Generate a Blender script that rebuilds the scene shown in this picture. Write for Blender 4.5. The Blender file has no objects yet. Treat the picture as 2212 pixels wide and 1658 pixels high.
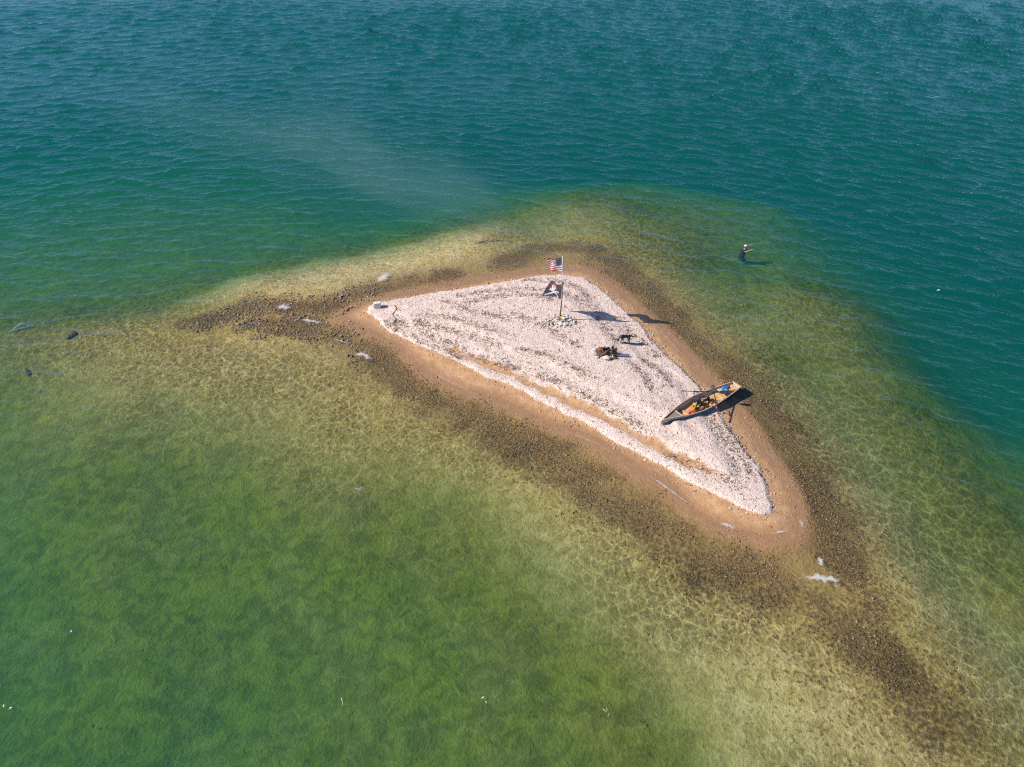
import bpy, bmesh, math, random
import numpy as np
from mathutils import Vector, Matrix
R = math.radians
rng = np.random.default_rng(7); random.seed(7)
scn = bpy.context.scene
col = scn.collection

# ------------------------------------------------------------------ camera
CAM_H, PITCH, HFOV = 24.0, R(38.0), R(67.0)
cd = bpy.data.cameras.new('camera'); cam = bpy.data.objects.new('camera', cd); col.objects.link(cam)
cam.location = (0, 0, CAM_H); cam.rotation_euler = (math.pi/2 - PITCH, 0, 0)
cd.sensor_width = 36; cd.lens = 18/math.tan(HFOV/2); cd.clip_start = 0.5; cd.clip_end = 6000
scn.camera = cam
# ------------------------------------------------------------------ sky, sun, exposure
SUN_EL, SUN_AZ = R(35.0), R(-94.5)          # azimuth from +Y towards +X: the sun stands to the left
w = bpy.data.worlds.new('World'); scn.world = w; w.use_nodes = True
nt = w.node_tree; bg = nt.nodes['Background']
sk = nt.nodes.new('ShaderNodeTexSky'); sk.sky_type = 'NISHITA'; sk.sun_disc = False
sk.sun_elevation = SUN_EL; sk.sun_rotation = SUN_AZ; sk.altitude = 200; sk.ozone_density = 10.0
sk.air_density = 1.0; sk.dust_density = 0.0
nt.links.new(sk.outputs[0], bg.inputs[0]); bg.inputs[1].default_value = 0.082
sd_ = bpy.data.lights.new('sun', 'SUN'); sd_.energy = 5.0; sd_.angle = R(0.53); sd_.color = (1.0, 0.895, 0.79)
sun = bpy.data.objects.new('sun', sd_); col.objects.link(sun)
sdir = Vector((math.sin(SUN_AZ)*math.cos(SUN_EL), math.cos(SUN_AZ)*math.cos(SUN_EL), math.sin(SUN_EL)))
sun.rotation_euler = sdir.to_track_quat('Z', 'Y').to_euler(); sun.location = (-30, 0, 40)
vs = scn.view_settings; vs.view_transform = 'Standard'; vs.look = 'None'; vs.exposure = 0.40; vs.gamma = 1.0
vs.use_curve_mapping = False
cy = scn.cycles
cy.use_denoising = False; cy.filter_width = 1.2; cy.volume_bounces = 0; cy.max_bounces = 3; cy.diffuse_bounces = 1; cy.glossy_bounces = 1; cy.use_adaptive_sampling = True; cy.adaptive_threshold = 0.018; cy.adaptive_min_samples = 32; cy.transparent_max_bounces = 12
cy.caustics_reflective = False; cy.caustics_refractive = False; cy.sample_clamp_indirect = 4.0

# ------------------------------------------------------------------ survey helper: photo point -> place on the ground
TH = math.tan(HFOV/2)
def G(px, py, z=0.0):
    nx = (px-1106)/1106*TH; ny = (829-py)/1106*TH
    d = Vector((nx, math.cos(PITCH)+ny*math.sin(PITCH), -math.sin(PITCH)+ny*math.cos(PITCH)))
    t = (z-CAM_H)/d.z
    return Vector((d.x*t, d.y*t, z))
def GA(pts): return np.array([G(p[0], p[1])[:2] for p in pts])
def sstep(a, b, x):
    t = np.clip((x-a)/(b-a), 0, 1); return t*t*(3-2*t)

# ------------------------------------------------------------------ node helpers
class NT:
    def __init__(s, name):
        s.m = bpy.data.materials.new(name); s.m.use_nodes = True
        s.t = s.m.node_tree; s.t.nodes.clear(); s.out = s.n('OutputMaterial')
    def n(s, typ, **kw):
        nd = s.t.nodes.new('ShaderNode'+typ)
        for k, v in kw.items(): setattr(nd, k, v)
        return nd
    def put(s, sock, v):
        if hasattr(v, 'is_output'): s.t.links.new(v, sock)
        elif v is not None:
            if sock.type == 'RGBA' and len(v) == 3: v = (*v, 1)
            sock.default_value = v
    def math(s, op, a, b=None, c=None, clamp=False):
        nd = s.n('Math', operation=op, use_clamp=clamp)
        for i, v in enumerate((a, b, c)):
            if v is not None: s.put(nd.inputs[i], v)
        return nd.outputs[0]
    def mix(s, f, a, b, mode='MIX'):
        nd = s.n('Mix', data_type='RGBA', blend_type=mode)
        s.put(nd.inputs[0], f); s.put(nd.inputs[6], a); s.put(nd.inputs[7], b); return nd.outputs[2]
    def attr(s, name, out='Fac'):
        nd = s.n('Attribute', attribute_name=name); return nd.outputs[out]
    def pos(s): return s.n('NewGeometry').outputs['Position']
    def noise(s, vec, scale, detail=4, rough=0.55, dist=0.0, out=0):
        nd = s.n('TexNoise'); s.put(nd.inputs['Vector'], vec); nd.inputs['Scale'].default_value = scale
        nd.inputs['Detail'].default_value = detail; nd.inputs['Roughness'].default_value = rough
        nd.inputs['Distortion'].default_value = dist; return nd.outputs[out]
    def voro(s, vec, scale, feature='F1', out=0, rnd=1.0):
        nd = s.n('TexVoronoi', feature=feature); s.put(nd.inputs['Vector'], vec)
        nd.inputs['Scale'].default_value = scale; nd.inputs['Randomness'].default_value = rnd; return nd.outputs[out]
    def ramp(s, v, a, b, lo=0.0, hi=1.0, smooth=True):
        nd = s.n('MapRange', interpolation_type='SMOOTHSTEP' if smooth else 'LINEAR'); nd.clamp = True if not smooth else nd.clamp
        s.put(nd.inputs[0], v)
        for i, x in enumerate((a, b, lo, hi)): s.put(nd.inputs[i+1], x)
        return nd.outputs[0]
    def vmap(s, vec, scale=(1,1,1), rot=(0,0,0), loc=(0,0,0)):
        nd = s.n('Mapping'); s.put(nd.inputs[0], vec); nd.inputs[1].default_value = loc
        nd.inputs[2].default_value = rot; nd.inputs[3].default_value = scale; return nd.outputs[0]
    def bump(s, h, dist, strength=1.0, normal=None):
        nd = s.n('Bump'); s.put(nd.inputs['Height'], h); s.put(nd.inputs['Distance'], dist)
        s.put(nd.inputs['Strength'], strength)
        if normal is not None: s.put(nd.inputs['Normal'], normal)
        return nd.outputs[0]
    def bsdf(s, color, rough=0.8, normal=None, **kw):
        nd = s.n('BsdfPrincipled'); s.put(nd.inputs['Base Color'], color); s.put(nd.inputs['Roughness'], rough)
        for k, v in kw.items(): s.put(nd.inputs[k], v)
        if normal is not None: s.put(nd.inputs['Normal'], normal)
        s.t.links.new(nd.outputs[0], s.out.inputs[0]); return nd

def simple_mat(name, color, rough=0.7, var=0.25, scale=8.0, bumpd=0.0, stretch=(1,1,1), metal=0.0, spec=0.4):
    k = NT(name); v = k.vmap(k.n('TexCoord').outputs['Object'], stretch)
    n = k.noise(v, scale, 5, 0.6)
    dark = tuple(c*(1-var) for c in color); lite = tuple(min(c*(1+var), 0.9) for c in color)
    c = k.mix(k.ramp(n, 0.3, 0.7), dark, lite)
    nm = k.bump(n, bumpd) if bumpd else None
    k.bsdf(c, rough, nm, **{'Metallic': metal, 'Specular IOR Level': spec}); return k.m
def attr_mat(name, rough=0.8, spec=0.3, bumpd=0.0, trans=0.0):
    k = NT(name); c = k.attr('Col', 'Color'); nm = None
    if bumpd: nm = k.bump(k.noise(k.n('TexCoord').outputs['Object'], 30, 4), bumpd)
    b = k.bsdf(c, rough, nm, **{'Specular IOR Level': spec})
    if trans:
        tr = k.n('BsdfTranslucent'); k.put(tr.inputs[0], c); mx = k.n('MixShader'); mx.inputs[0].default_value = trans
        k.t.links.new(b.outputs[0], mx.inputs[1]); k.t.links.new(tr.outputs[0], mx.inputs[2])
        th = k.n('BsdfTransparent'); m2 = k.n('MixShader'); m2.inputs[0].default_value = .09      # thin open weave lets some sun straight through
        k.t.links.new(mx.outputs[0], m2.inputs[1]); k.t.links.new(th.outputs[0], m2.inputs[2]); k.t.links.new(m2.outputs[0], k.out.inputs[0])
    return k.m

# ------------------------------------------------------------------ object helpers
def tag(o, label=None, cat=None, group=None, kind=None):
    if label: o['label'] = label
    if cat: o['category'] = cat
    if group: o['group'] = group
    if kind: o['kind'] = kind
    return o
def empty(name, loc=(0,0,0), rz=0.0):
    o = bpy.data.objects.new(name, None); col.objects.link(o); o.location = loc; o.rotation_euler = (0, 0, rz)
    o.empty_display_size = 0.2; return o
def link(name, me, mat=None, parent=None, smooth=False):
    o = bpy.data.objects.new(name, me); col.objects.link(o)
    if mat is not None:
        if me.materials: me.materials[0] = mat
        else: me.materials.append(mat)
    if parent is not None: o.parent = parent
    if smooth: me.polygons.foreach_set('use_smooth', [True]*len(me.polygons))
    return o
def from_arrays(name, V, F, nside=None):
    me = bpy.data.meshes.new(name); V = np.asarray(V, dtype=np.float32); F = np.asarray(F, dtype=np.int32)
    me.vertices.add(len(V)); me.vertices.foreach_set('co', V.ravel())
    k = F.shape[1]; me.loops.add(F.size); me.loops.foreach_set('vertex_index', F.ravel())
    me.polygons.add(len(F)); me.polygons.foreach_set('loop_start', np.arange(0, F.size, k, dtype=np.int32))
    me.update(calc_edges=True); me.validate(); return me
def set_attr(me, name, vals):
    a = me.attributes.new(name, 'FLOAT', 'POINT'); a.data.foreach_set('value', np.asarray(vals, dtype=np.float32).ravel())
def set_vec(me, name, vals):
    a = me.attributes.new(name, 'FLOAT_VECTOR', 'POINT'); a.data.foreach_set('vector', np.asarray(vals, dtype=np.float32).ravel())
def set_col(me, vals):
    a = me.color_attributes.new('Col', 'FLOAT_COLOR', 'POINT')
    v = np.asarray(vals, dtype=np.float32)
    if v.shape[1] == 3: v = np.concatenate([v, np.ones((len(v), 1), np.float32)], 1)
    a.data.foreach_set('color', v.ravel())
class MB:
    """collects simple solids into one mesh"""
    def __init__(s): s.v = []; s.f = []
    def add(s, v, f):
        o = len(s.v); s.v += [tuple(p) for p in v]; s.f += [tuple(i+o for i in q) for q in f]; return s
    def box(s, c, d, rot=None):
        hx, hy, hz = d[0]/2, d[1]/2, d[2]/2
        v = [Vector((x, y, z)) for x in (-hx, hx) for y in (-hy, hy) for z in (-hz, hz)]
        if rot is not None: v = [rot @ p for p in v]
        v = [p+Vector(c) for p in v]
        return s.add(v, [(0,1,3,2),(4,6,7,5),(0,4,5,1),(2,3,7,6),(0,2,6,4),(1,5,7,3)])
    def tube(s, pts, rad, n=8, cap=True):
        pts = [Vector(p) for p in pts]; rad = rad if hasattr(rad, '__len__') else [rad]*len(pts)
        v = []; up = Vector((0, 0, 1))
        for i, p in enumerate(pts):
            t = (pts[min(i+1, len(pts)-1)]-pts[max(i-1, 0)]).normalized()
            a = t.cross(up)
            if a.length < 1e-3: a = t.cross(Vector((1, 0, 0)))
            a.normalize(); b = a.cross(t).normalized()
            for k in range(n):
                th = 2*math.pi*k/n; v.append(p+a*math.cos(th)*rad[i]+b*math.sin(th)*rad[i])
        f = [(i*n+k, i*n+(k+1) % n, (i+1)*n+(k+1) % n, (i+1)*n+k) for i in range(len(pts)-1) for k in range(n)]
        if cap: f += [tuple(range(n-1, -1, -1)), tuple((len(pts)-1)*n+k for k in range(n))]
        return s.add(v, f)
    def ell(s, c, r, nu=12, nv=8, rot=None):
        v = []; f = []
        for j in range(nv+1):
            ph = math.pi*j/nv
            for i in range(nu):
                th = 2*math.pi*i/nu
                p = Vector((r[0]*math.sin(ph)*math.cos(th), r[1]*math.sin(ph)*math.sin(th), r[2]*math.cos(ph)))
                if rot is not None: p = rot @ p
                v.append(p+Vector(c))
        for j in range(nv):
            for i in range(nu): f.append((j*nu+i, (j+1)*nu+i, (j+1)*nu+(i+1) % nu, j*nu+(i+1) % nu))
        return s.add(v, f)
    def sheet(s, rows, thick):
        """quad sheet from rows of points, given thickness along -normal (approx z)"""
        nr, nc = len(rows), len(rows[0]); v = [Vector(p) for r in rows for p in r]
        off = Vector(thick); v2 = [p+off for p in v]; N = nr*nc; f = []
        for i in range(nr-1):
            for j in range(nc-1):
                q = (i*nc+j, i*nc+j+1, (i+1)*nc+j+1, (i+1)*nc+j); f.append(q); f.append(tuple(k+N for k in q[::-1]))
        b = [j for j in range(nc)]+[i*nc+nc-1 for i in range(1, nr)]+[(nr-1)*nc+j for j in range(nc-2, -1, -1)]+[i*nc for i in range(nr-2, 0, -1)]
        for k in range(len(b)): a, c = b[k], b[(k+1) % len(b)]; f.append((a, a+N, c+N, c))
        return s.add(v+v2, f)
    def mesh(s, name):
        me = bpy.data.meshes.new(name); me.from_pydata(s.v, [], s.f); me.validate()
        bm = bmesh.new(); bm.from_mesh(me); bmesh.ops.recalc_face_normals(bm, faces=bm.faces); bm.to_mesh(me); bm.free(); return me
    def build(s, name, mat, parent=None, smooth=False): return link(name, s.mesh(name), mat, parent, smooth)
def skin(name, joints, edges, root, sub=2):
    """joints: list of (pos, rx, ry); one continuous skinned body"""
    me = bpy.data.meshes.new(name); me.from_pydata([j[0] for j in joints], edges, [])
    o = bpy.data.objects.new(name+'_skin', me); col.objects.link(o)
    o.modifiers.new('s', 'SKIN')
    for i, j in enumerate(joints):
        d = me.skin_vertices[0].data[i]; d.radius = (j[1], j[2]); d.use_root = (i == root)
    m2 = o.modifiers.new('u', 'SUBSURF'); m2.levels = sub; m2.render_levels = sub
    dg = bpy.context.evaluated_depsgraph_get(); dg.update()
    r = bpy.data.meshes.new_from_object(o.evaluated_get(dg)); r.name = name
    bpy.data.objects.remove(o); return r
def fuse(name, mb, voxel, it=6):
    '''melts overlapping solids into one continuous skin'''
    o = bpy.data.objects.new(name+'_fuse', mb.mesh(name)); col.objects.link(o)
    m1 = o.modifiers.new('r', 'REMESH'); m1.mode = 'VOXEL'; m1.voxel_size = voxel; m1.use_smooth_shade = True
    m2 = o.modifiers.new('s', 'SMOOTH'); m2.factor = .5; m2.iterations = it
    dg = bpy.context.evaluated_depsgraph_get(); dg.update()
    r = bpy.data.meshes.new_from_object(o.evaluated_get(dg)); r.name = name; bpy.data.objects.remove(o); return r
def rock_mesh(name, seed, sub=2, box=0.5, rough=0.18, dims=(1, 1, 1)):
    r = random.Random(seed); bm = bmesh.new(); bmesh.ops.create_icosphere(bm, subdivisions=sub, radius=1.0)
    planes = [(Vector((r.gauss(0, 1), r.gauss(0, 1), r.gauss(0, 1))).normalized(), r.uniform(0.55, 0.85)) for _ in range(9)]
    for v in bm.verts:
        n = v.co.normalized(); d = 1.0
        for p, k in planes:
            c = n.dot(p)
            if c > 0.05: d = min(d, k/c)
        v.co = n*(d*(1+r.uniform(-rough, rough)*0.25))
        v.co = Vector((v.co.x*dims[0], v.co.y*dims[1], v.co.z*dims[2]))
    me = bpy.data.meshes.new(name); bm.to_mesh(me); bm.free(); return me

# ------------------------------------------------------------------ island outlines, traced and laid on the ground plane
WATER_EDGE = [(752,681),(764,673),(786,661),(837,647),(910,632),(983,618),(1056,603),(1110,598),(1165,587),(1212,581),(1260,588),
  (1293,602),(1318,618),(1344,643),(1366,663),(1395,687),(1427,716),(1457,747),(1486,775),(1510,795),(1535,818),(1570,852),(1600,888),(1625,920),
  (1648,952),(1670,985),(1690,1025),(1706,1065),(1716,1100),(1720,1130),(1712,1148),(1690,1158),(1650,1163),(1615,1155),(1590,1145),(1553,1130),
  (1510,1104),(1462,1070),(1425,1043),(1389,1019),(1340,986),(1291,957),(1250,940),(1218,928),(1152,903),(1100,880),(1056,860),(1001,838),(946,811),
  (895,778),(873,756),(830,733),(790,708),(765,692)]
GRAVEL = [(792,677),(803,664),(820,658),(855,651),(924,637),(1001,626),(1056,618),(1110,607),(1165,597),(1212,594),(1256,603),(1293,621),(1329,658),
  (1384,713),(1420,751),(1457,789),(1497,828),(1520,855),(1550,890),(1590,946),(1630,1004),(1652,1063),(1668,1099),(1662,1114),(1648,1118),(1625,1110),
  (1600,1099),(1553,1077),(1480,1041),(1407,1000),(1334,962),(1261,918),(1188,884),(1147,864),(1110,844),(1037,811),(968,778),(910,753),(870,732),(837,713),(806,691)]
STRIP = [(955,750),(990,759),(1037,781),(1110,806),(1152,827),(1225,855),(1298,891),(1356,924),(1415,955),(1480,988),(1535,1020),(1560,1034),(1535,1037),
  (1480,1013),(1415,986),(1356,952),(1298,919),(1225,887),(1152,852),(1110,829),(1037,799),(985,777)]
WRACK = [[(905,700),(939,738),(983,753),(1019,775)], [(985,648),(1050,638),(1120,632),(1180,640),(1230,652)], [(1000,672),(1060,652),(1130,648),(1200,664)],
  [(1035,780),(1110,803),(1152,820),(1207,837),(1272,869),(1316,895),(1349,917),(1400,942)], [(1240,650),(1290,690),(1305,715),(1335,750)],
  [(1364,796),(1392,825),(1404,855)], [(1385,785),(1429,815),(1455,851)], [(1528,906),(1560,953),(1579,986),(1595,1030)],
  [(1570,925),(1590,965),(1608,1004),(1626,1044)], [(900,690),(960,700),(1040,720),(1090,735)], [(1330,690),(1380,740),(1420,780)],
  [(830,700),(870,722),(930,755),(1000,782)], [(1440,990),(1520,1022),(1600,1060)], [(850,700),(930,715),(1010,735),(1080,760)], [(1100,690),(1180,722),(1250,765)], [(960,660),(1020,690),(1100,704)], [(1130,612),(1190,612),(1240,625),(1280,655)], [(1120,770),(1200,790),(1280,835)]]
We, Gr, St = GA(WATER_EDGE), GA(GRAVEL), GA(STRIP)
BAND = [([(800,745),(850,790),(950,860),(1060,920),(1180,980),(1300,1060),(1420,1130),(1540,1200),(1660,1250),(1760,1290),(1850,1330),(1900,1400),(1980,1480),(2060,1550)], .85),
  ([(1105,560),(1150,540),(1200,528),(1270,533),(1330,570),(1390,620),(1450,680),(1520,750),(1580,790),(1640,860),(1690,930),(1730,1010),(1780,1100),(1830,1200),(1880,1290)], .75),
  ([(430,688),(560,655),(640,662),(720,655),(800,627),(880,609),(960,598)], .7), ([(560,690),(640,700),(720,715),(800,745)], .6)]
def poly_sd(P, X, Y):
    """signed distance, positive inside"""
    d2 = np.full(X.shape, 1e9); ins = np.zeros(X.shape, bool); n = len(P)
    for i in range(n):
        ax, ay = P[i]; bx, by = P[(i+1) % n]; ex, ey = bx-ax, by-ay
        t = np.clip(((X-ax)*ex+(Y-ay)*ey)/(ex*ex+ey*ey), 0, 1)
        d2 = np.minimum(d2, (X-ax-t*ex)**2+(Y-ay-t*ey)**2)
        c = (ay > Y) != (by > Y)
        if ey != 0: ins ^= c & (X < (Y-ay)*ex/ey+ax)
    return np.sqrt(d2)*np.where(ins, 1, -1)
def line_d(P, X, Y):
    d2 = np.full(X.shape, 1e9)
    for (ax, ay), (bx, by) in zip(P[:-1], P[1:]):
        ex, ey = bx-ax, by-ay; t = np.clip(((X-ax)*ex+(Y-ay)*ey)/(ex*ex+ey*ey), 0, 1)
        d2 = np.minimum(d2, (X-ax-t*ex)**2+(Y-ay-t*ey)**2)
    return np.sqrt(d2)

BOW, STERN = G(1430, 907.5, .68), G(1591.5, 830, .37)       # the canoe's ends; its hull has pressed into the gravel
# soundings: place, depth in metres, weed/cobble cover, pale sand
SND = """-300,-60,6.5 0,0,6 700,0,7 1400,0,7 2212,0,7 2500,-60,7 0,200,4.6 400,200,3.8 800,200,5 1200,200,6 1700,200,6.5 2212,250,6.5
0,400,3.2 300,400,2.8 600,400,2.7 850,380,3.2 1100,330,3.3 1400,330,2.6 1700,400,3.0 2212,500,5
0,560,2 250,560,1.9 500,540,1.9 650,500,2 800,480,2 950,450,2 1100,420,1.8 1250,390,1.7 1400,420,1.6 1600,470,1.8 1850,600,2.6 2100,700,3.5
450,590,1.2 600,552,1.15 760,525,1.15 880,500,1.05 980,472,1.05 1080,455,1 1160,440,.9
470,625,.6,0,.6 560,600,.36,0,.9 660,590,.25,0,1 760,570,.22,.05,1 860,550,.22,.1,1 960,525,.26,.2,.9 1040,500,.32,.15,.8 1080,540,.22,.3,.5 900,585,.12,.3,.8 1000,570,.12,.45,.5 1080,575,.1,.6,.2 780,610,.13,.25,.9 680,620,.16,.35,.8
560,650,.12,.85,.1 640,660,.09,.8,.1 720,655,.07,.9,0 800,625,.08,.8,.1 880,607,.08,.7,.2 450,680,.2,.8,.1 600,690,.07,.55,.2 700,690,.05,.45,.2 350,690,.35,.5,.3 250,700,.5,.4,.3 150,700,.6,.3,.3 30,700,.7,.3,.3 0,640,1.2,.1,.2 200,640,1.1,.1,.2 350,640,.8,.2,.3 -300,700,1.2,.2,.2
480,730,.28,.35,.45 600,750,.28,.2,.5 700,760,.22,.15,.55 800,800,.22,.35,.4 760,850,.33,.3,.4 620,850,.5,.25,.4 450,830,.55,.3,.4 250,800,.65,.3,.35 50,800,.8,.3,.3
100,900,1.15,.2,.3 300,930,1,.2,.3 500,950,.85,.25,.3 700,950,.65,.3,.35 850,930,.45,.45,.3
800,745,.06,.5,.1 850,790,.13,.7 950,860,.17,.9 1060,920,.18,1 1180,980,.18,1 1300,1060,.18,1 1420,1130,.18,.95 1540,1200,.16,.9 1660,1250,.16,.9 1760,1290,.18,.95 1850,1330,.22,.9 1900,1400,.28,.8 1980,1480,.32,.75 2060,1550,.36,.75
920,830,.05,.3,.2 1000,862,.05,.25,.2 1150,930,.05,.25,.2 1290,1000,.05,.25,.2 1430,1075,.05,.2 1600,1180,.04,.25,.2 1700,1190,.05,.35,.2 1740,1170,.06,.35,.1
900,900,.36,.5,.4 1000,960,.42,.45,.45 1150,1040,.42,.45,.45 1300,1130,.4,.45,.45 1450,1220,.4,.45,.45 1600,1310,.38,.4,.5 1750,1380,.36,.5,.5 1850,1480,.38,.35,.6 2000,1600,.42,.3,.6
700,1080,.9,.3,.3 850,1080,.88,.35 1000,1060,.75,.4 1000,1150,.92,.5 1150,1180,.8,.3,.4 1300,1250,.7,.3,.45 1450,1350,.68,.3,.5 1600,1450,.6,.25,.55 1750,1560,.55,.2,.6 1850,1650,.5,.2,.6
0,1050,1.7 200,1100,1.5 400,1100,1.3 0,1250,2.1 250,1300,1.8 500,1250,1.45 750,1250,1.2 950,1250,1.15,.4 1150,1330,1.05,.3 1300,1450,1,.3 1450,1550,.9,.4
0,1450,2.4 0,1650,2.5 250,1500,2.1 300,1650,2.1 550,1450,1.7 600,1650,1.7 800,1400,1.45 900,1600,1.4,.5 1100,1500,1.2,.4 1200,1620,1.2,.5 1400,1650,.95,.4 1600,1650,.75,.3,.5
1200,520,.2,.85 1270,530,.2,.9 1330,570,.15,.9 1390,620,.13,.9 1450,680,.13,.85 1520,750,.13,.9 1580,790,.14,.9 1640,860,.16,.95 1690,930,.18,.85 1730,1010,.18,.8 1780,1100,.18,.8 1830,1200,.2,.8 1880,1290,.26,.7 1180,560,.1,.8
1150,480,.7,.3,.3 1250,480,.65,.3,.3 1350,520,.55,.4,.3 1430,580,.4,.4,.35 1500,650,.4,.4,.35 1580,720,.4,.4,.4 1660,800,.4,.4,.45 1720,890,.42,.35,.5 1780,970,.42,.35,.5 1840,1060,.42,.3,.5 1900,1150,.42,.3,.5 1970,1250,.42,.25,.55 2050,1380,.46,.25,.55 2130,1500,.46,.25,.55
1250,430,.95 1400,480,.95 1520,560,.85,.2,.3 1600,640,.85,.2,.3 1700,710,.78,.3,.4 1705,760,.8,.8,.1 1790,830,.78,.2,.4 1850,920,.76,.2,.4 1920,1020,.76,.2,.4 1990,1120,.78,.2,.4 2070,1230,.78,.2,.4 2150,1350,.72,.2,.5 2212,1480,.62,.2,.5
1606,545,2.3 1640,560,2.1 1750,620,1.25 1830,720,1.25 1900,820,1.35 1980,920,1.4 2060,1030,1.4 2150,1150,1.3 2212,1300,1.05
1900,650,2 2000,780,2.3 2100,880,2.5 2212,1000,2.4 2212,800,3.5 2500,1000,3.8 2500,1300,2.2 2500,1600,1.1
0,1900,2.6 600,1900,1.9 1200,1900,1.5 1800,1900,.8 2300,1900,.6 -500,1300,2.9 -500,1000,2.3 -500,1700,3.1"""
S = []
for tok in SND.split():
    q = [float(x) for x in tok.split(',')]; q += [(0.2 if len(q) == 3 else 0.0), 0.2][len(q)-3:] if len(q) < 5 else []
    g = G(q[0], q[1]); dk = (.74 if q[0] < 300 else .92) if (q[1] >= 880 and q[0] < 1500 and q[2] > .9) else (.78 if .25 < q[2] < .7 else 1.0)
    if q[0] > 1180 and 380 < q[1] < 1320 and .9 <= q[2] <= 5: dk = (.54 if q[2] < 2.1 else .54) if q[1] > 520 else .66
    if q[0] <= 1180 and 380 < q[1] < 600 and .9 <= q[2] <= 3.3: dk = .78
    if q[2] >= 3.4 and q[1] < 900: dk = 1.0+.22*(q[2]-3)
    S.append((g.x, g.y, q[2]*dk, q[3], q[4]))
for k in range(0, len(We), 2): S.append((We[k][0], We[k][1], 0.02, 0.15, 0.1))
for (x, y) in ((-400, 500), (0, 600), (400, 500), (500, 0), (-500, 0), (0, -300), (-90, 0), (70, 0)): S.append((x, y, 13 if y > 0 else 3, .2, .2))
S = np.array(S)
def rbf_fit(P, V):
    d = np.hypot(P[:, None, 0]-P[None, :, 0], P[:, None, 1]-P[None, :, 1])
    return np.linalg.solve(d-np.eye(len(P))*0.12, V-V.mean(0)), V.mean(0)
_w, _m = rbf_fit(S[:, :2], S[:, 2:])
def rbf_eval(P, wgt, mean, X, Y):
    out = np.zeros((X.size, wgt.shape[1])); x, y = X.ravel(), Y.ravel()
    for i in range(0, x.size, 40000):
        d = np.hypot(x[i:i+40000, None]-P[None, :, 0], y[i:i+40000, None]-P[None, :, 1]); out[i:i+40000] = d@wgt
    return (out+mean).reshape(X.shape+(wgt.shape[1],))
# smooth value noise for terrain relief
def vnoise(X, Y, scale, seed):
    r = np.random.default_rng(seed).random((64, 64)); x, y = X*scale, Y*scale
    xi, yi = np.floor(x).astype(int), np.floor(y).astype(int); fx, fy = x-xi, y-yi
    fx, fy = fx*fx*(3-2*fx), fy*fy*(3-2*fy); g = lambda a, b: r[a % 64, b % 64]
    return (g(xi, yi)*(1-fx)+g(xi+1, yi)*fx)*(1-fy)+(g(xi, yi+1)*(1-fx)+g(xi+1, yi+1)*fx)*fy-0.5
def terrain(X, Y):
    """height and surface masks of the island and the lake bed"""
    f = rbf_eval(S[:, :2], _w, _m, X, Y); dep = np.clip(f[..., 0], 0.015, 14); weed = np.clip(f[..., 1], 0, 1); pale = np.clip(f[..., 2], 0, 1)
    near = (np.abs(X-1) < 22) & (np.abs(Y-31) < 22)
    sw = np.full(X.shape, -20.0); sg = sw.copy(); ss = sw.copy(); wr = np.zeros(X.shape)
    wob = vnoise(X, Y, .9, 1)*.35+vnoise(X, Y, 2.7, 2)*.15+vnoise(X, Y, 7, 3)*.07
    xn, yn = X[near], Y[near]
    big = vnoise(X, Y, .42, 8)*1.0; sw[near] = poly_sd(We, xn, yn)+wob[near]*.7+big[near]*.7; sg[near] = poly_sd(Gr, xn, yn)+wob[near]*.75+big[near]*.15; ss[near] = poly_sd(St, xn, yn)+wob[near]*.6
    wn = wr[near]
    for L in WRACK:
        d = line_d(GA(L), xn+wob[near]*.3, yn+wob[near]*.3); wn = np.maximum(wn, np.exp(-(d/.34)**2))
    wr[near] = wn; bn = np.zeros(xn.shape)
    for L, wd in BAND: bn = np.maximum(bn, np.exp(-(line_d(GA(L), xn+wob[near]*2.2, yn+wob[near]*2.2)/(wd*2.3))**2)*(.95+.3*vnoise(xn, yn, .5, 61)+.25*vnoise(xn, yn, 1.3, 62)))
    weed[near] = np.clip(np.maximum(weed[near]*.6, bn), 0, 1)
    dn = np.clip(-sw, 0, None)
    z_out = -(dep*sstep(0, 1.1, dn)*0.94+0.06*np.clip(dn, 0, 1)*np.minimum(dep, 1))-0.012
    z_out += vnoise(X, Y, .8, 4)*.10*np.clip(dep, 0, 1)*sstep(.3, 1.5, dn)
    z_out = np.minimum(z_out, -0.01-0.02*np.clip(dn, 0, 1))
    z_in = -0.012+0.10*sstep(-.1, 1.3, sw)+0.02*np.clip(sw, 0, 3)
    bank = 0.085*sstep(-.02, .16, sg)
    swell = 0.26*sstep(.2, 3.4, sg)
    ridges = .022*np.sin(sg*5.2+wob*3)*sstep(.2, .8, sg)*(1-sstep(2.4, 3.4, sg))
    z_in = z_in+bank+swell+ridges-0.04*sstep(-.15, .3, ss)+vnoise(X, Y, 2.6, 5)*.035*sstep(.3, 1, sg)+vnoise(X, Y, 6.5, 6)*.018*sstep(.0, .5, sg)
    z = np.where(sw > 0, z_in, z_out)
    d_ = (STERN-BOW).to_2d(); ln = d_.length; d_.normalize(); tt = ((X-BOW.x)*d_.x+(Y-BOW.y)*d_.y)/ln; la = np.abs(-(X-BOW.x)*d_.y+(Y-BOW.y)*d_.x)
    hull = BOW.z-.32+.06*np.clip((.35-tt)/.35, 0, 1)**2+tt*(STERN.z-.285-BOW.z+.32)-.02; half = np.interp(tt, [0, .06, .15, .3, .45, .58, .72, .86, 1], [.0, .05, .14, .27, .34, .34, .31, .245, .17])+.03
    z = np.where((tt > -.02) & (tt < 1.02) & (la < half+.14), np.minimum(z, hull+1.4*np.clip(la-half, 0, 1)), z)
    return z, sw, sg, ss, weed, pale, wr, dep
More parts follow.
